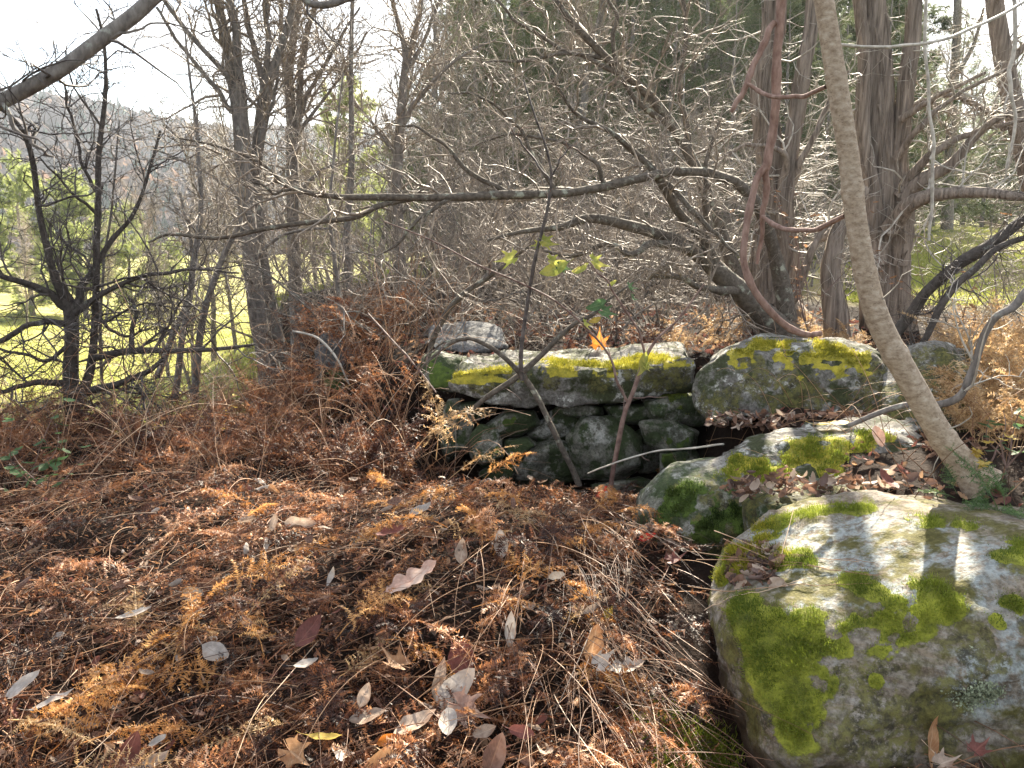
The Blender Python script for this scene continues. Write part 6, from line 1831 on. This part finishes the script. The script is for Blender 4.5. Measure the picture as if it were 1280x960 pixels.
# living leaves on the saplings: parts of the plants they grow on
def plant_leaf(plant, label, kind, mat, px, py, d, size_px, yaw, pitch, roll, seed):
    p = at(px, py, d)
    L = size_px * slant(px, py, d) / FPX
    o = link("leaf", leaf_mesh(kind, seed, M[mat], L, curl=0.35, bend=0.4))
    B = frames(np.array([yaw]), np.array([pitch]), np.array([roll]))[0]
    o.parent = plant
    o.matrix_parent_inverse = Matrix.Translation(-Vector(plant.location))
    o.matrix_basis = Matrix([[*B[i], p[i]] for i in range(3)] + [[0, 0, 0, 1]])
    if label:
        o["label"] = label
for q, (px, py, s, mt) in enumerate([(668, 298, 28, 'leaf_lime'), (655, 318, 34, 'leaf_lime'), (678, 322, 30, 'leaf_lime'), (683, 303, 20, 'leaf_lime'), (690, 330, 24, 'leaf_green')]):
    plant_leaf(FS2, None, 'maple', mt, px, py, 3.78, s * 1.25, (0.2, 2.9, 0.5, 2.7, 0.0)[q], -0.3, (0.9, -0.9, 0.8, -0.8, 1.0)[q], 900 + q)
for q, (px, py, s, mt) in enumerate([(712, 330, 34, 'leaf_lime'), (730, 322, 36, 'leaf_lime'), (738, 332, 26, 'leaf_lime'), (742, 385, 30, 'leaf_green'), (760, 378, 26, 'leaf_green'), (726, 402, 20, 'leaf_lime'), (752, 398, 14, 'leaf_yellow'),
                                     (780, 355, 20, 'leaf_green'), (772, 352, 14, 'leaf_lime'), (800, 455, 18, 'leaf_lime'), (812, 440, 30, 'leaf_lime'), (786, 370, 18, 'leaf_green')]):
    plant_leaf(FS3, None, 'maple' if q % 2 else 'oval', mt, px, py, 3.76, s * 1.2, 0.2 + 0.3 * (q % 3) if q % 2 else 2.9 - 0.3 * (q % 3), -0.35 if q != 10 else -1.2, 0.9 if q % 2 else -0.9, 920 + q)
# leafy plants
def leafy_plant(name, label, cat, px, py, d, nst, h, leaves, mat, size, seed, kind='oval', spread=0.5, stem='twig_red', base=None):
    rr = np.random.default_rng(seed)
    p0 = at(px, py, d) if base is None else base
    t = thing(name, label, cat, None, tuple(p0))
    tips = []
    for k in range(nst):
        a = rr.uniform(0, 6.28)
        c = [[*(p0 + np.array([0, 0, 0])), 0.003]]
        dd = np.array([math.cos(a) * spread, math.sin(a) * spread, 1.0])
        q = p0.copy()
        for m in range(4):
            q = q + dd / np.linalg.norm(dd) * h / 4 * rr.uniform(0.8, 1.1)
            dd = dd + 0.3 * rr.normal(size=3)
            c.append([*q, 0.003 - 0.0006 * m])
        P, R = resample(c, 16)
        link("stem", build_mesh("stem", *tube(P, R, 5), M[stem]), t)
        tips.append(P)
    mm = [leaf_mesh(kind, seed * 7 + q, M[mat], 1.0, nu=8, nv=2, curl=0.4, bend=0.4) for q in range(3)]
    for k in range(leaves):
        P = tips[k % nst]
        p = P[rr.integers(4, 16)]
        B = frames(np.array([rr.uniform(0, 6.28)]), np.array([rr.uniform(-0.5, 0.4)]), np.array([rr.normal() * 0.4]))[0] * rr.uniform(*size)
        o = bpy.data.objects.new("leaf", mm[k % 3])
        C.objects.link(o)
        o.parent = t
        o.matrix_parent_inverse = Matrix.Translation(-Vector(t.location))
        o.matrix_basis = Matrix([[*B[i], p[i]] for i in range(3)] + [[0, 0, 0, 1]])
    return t
leafy_plant("leafy_shrub", "green leaved bramble at the left edge below the small dark tree", "shrub", 22, 640, 3.9, 7, 0.55, 46, 'leaf_green', (0.05, 0.09), 41, spread=0.6, base=gpt(20, 630))
leafy_plant("leafy_shrub", "few green leaves on low stems right of the left edge bramble", "shrub", 70, 610, 4.2, 4, 0.3, 18, 'leaf_green', (0.04, 0.06), 42, spread=0.7, base=gpt(66, 622))
leafy_plant("seedling", "pale yellow drooping leaves on a low stem right of the leaning sapling's foot", "plant", 1232, 585, 2.5, 3, 0.16, 9, 'leaf_yellow', (0.05, 0.08), 43, 'maple', 0.5)
leafy_plant("seedling", "dull green leaves on a stem at the right edge beside the golden ferns", "plant", 1258, 585, 2.55, 4, 0.22, 16, 'leaf_green', (0.04, 0.06), 44, 'oval', 0.5)
leafy_plant("shrub", "yellow leaved slender shrub between the paired cedar and the leaning sapling", "shrub", 1010, 415, 5.6, 7, 1.25, 70, 'leaf_tan', (0.03, 0.05), 45, 'oval', 0.35)
leafy_plant("shrub", "thin shrub with yellowing leaves low at the left of the ferns below the kinked sapling", "shrub", 250, 560, 5.4, 6, 0.4, 40, 'leaf_yellow', (0.025, 0.045), 46, 'oval', 0.7, base=gpt(262, 560))
leafy_plant("shrub", "scraggy shrub with a few ochre leaves in front of the right meadow", "shrub", 1185, 420, 4.9, 7, 1.0, 44, 'leaf_tan', (0.03, 0.055), 47, 'oval', 0.45, base=np.array([*at(1190, 430, 5.0)[:2], float(height(at(1190, 430, 5.0)[0], 5.0))]))

# grass: bright right meadow near edge and moss tufts on the mat
def grass(name, xy, h, mat, rr, w=0.0025):
    n = len(xy)
    p = on_bank(xy, -0.005)
    d = nrm(np.stack([rr.normal(size=n) * 0.4, rr.normal(size=n) * 0.4, np.ones(n)], 1))
    sd = nrm(np.cross(d, rr.normal(size=(n, 3)))) * w
    L = rr.uniform(0.4, 1.0, n)[:, None] * h
    mid = p + d * L * 0.6
    tip = p + d * L + rr.normal(size=(n, 3)) * L * 0.25 * [1, 1, 0.2]
    V = np.stack([p - sd, p + sd, mid + sd * 0.7, mid - sd * 0.7, tip], 1).reshape(-1, 3)
    i = np.arange(n)[:, None] * 5
    F = np.concatenate([i + [[0, 1, 2]], i + [[0, 2, 3]], i + [[3, 2, 4]]])
    t = np.repeat(rr.uniform(0, 1, n), 5)
    return link(name, build_mesh(name, V, F, mat, False, {"tint": t}), None, "stuff")
mg = N("meadow_grass")
gc = mg.ramp(mg.attr("tint"), [(0, (0.20, 0.23, 0.045)), (0.7, (0.36, 0.40, 0.085)), (1.0, (0.46, 0.40, 0.15))])
M['grass'] = mg.leafy(gc, 0.5)
n = 60000
y = 7.0 + 30 * r2.uniform(0, 1, n) ** 1.8
x = y * r2.uniform(0.42, 0.78, n)
m = meadow_mask(x, y) > 0.5
grass("meadow_grass", np.stack([x, y], 1)[m], 0.09, M['grass'], r2, 0.006)
n = 60000
y = 14 + 40 * r2.uniform(0, 1, n) ** 1.5
x = y * r2.uniform(-0.75, -0.15, n)
m = meadow_mask(x, y) > 0.5
grass("meadow_grass", np.stack([x, y], 1)[m], 0.16, M['grass'], r2, 0.012)
# mossy tufts on the ground at the bottom right and on the left bank
c = np.array([gpt(860, 945)[:2], gpt(880, 958)[:2], gpt(830, 955)[:2], gpt(350, 538)[:2]])
xy = np.concatenate([c[k] + r2.normal(size=(1800, 2)) * (0.05 if k < 3 else 0.12) for k in range(4)])
grass("moss_tuft", xy, 0.05, M['moss_green'], r2, 0.0014)

# ------------------------------------------------------------------ air
def haze(density):
    m, nt, out = mat_new("haze")
    v = nt.nodes.new("ShaderNodeVolumePrincipled")
    v.inputs["Color"].default_value = (0.80, 0.88, 1.0, 1)
    v.inputs["Density"].default_value = density
    v.inputs["Anisotropy"].default_value = 0.35
    nt.links.new(v.outputs[0], out.inputs["Volume"])
    x0, x1, y0, y1, z0, z1 = -1700, 1700, -400, 1650, -45, 130
    V = [(x, y, z) for x in (x0, x1) for y in (y0, y1) for z in (z0, z1)]
    F = [(0, 1, 3, 2), (4, 6, 7, 5), (0, 4, 5, 1), (2, 3, 7, 6), (0, 2, 6, 4), (1, 5, 7, 3)]
    link("haze", build_mesh("haze", V, np.array(F), m, False), None, "stuff")
haze(0.0003)
SC.cycles.volume_bounces = 0
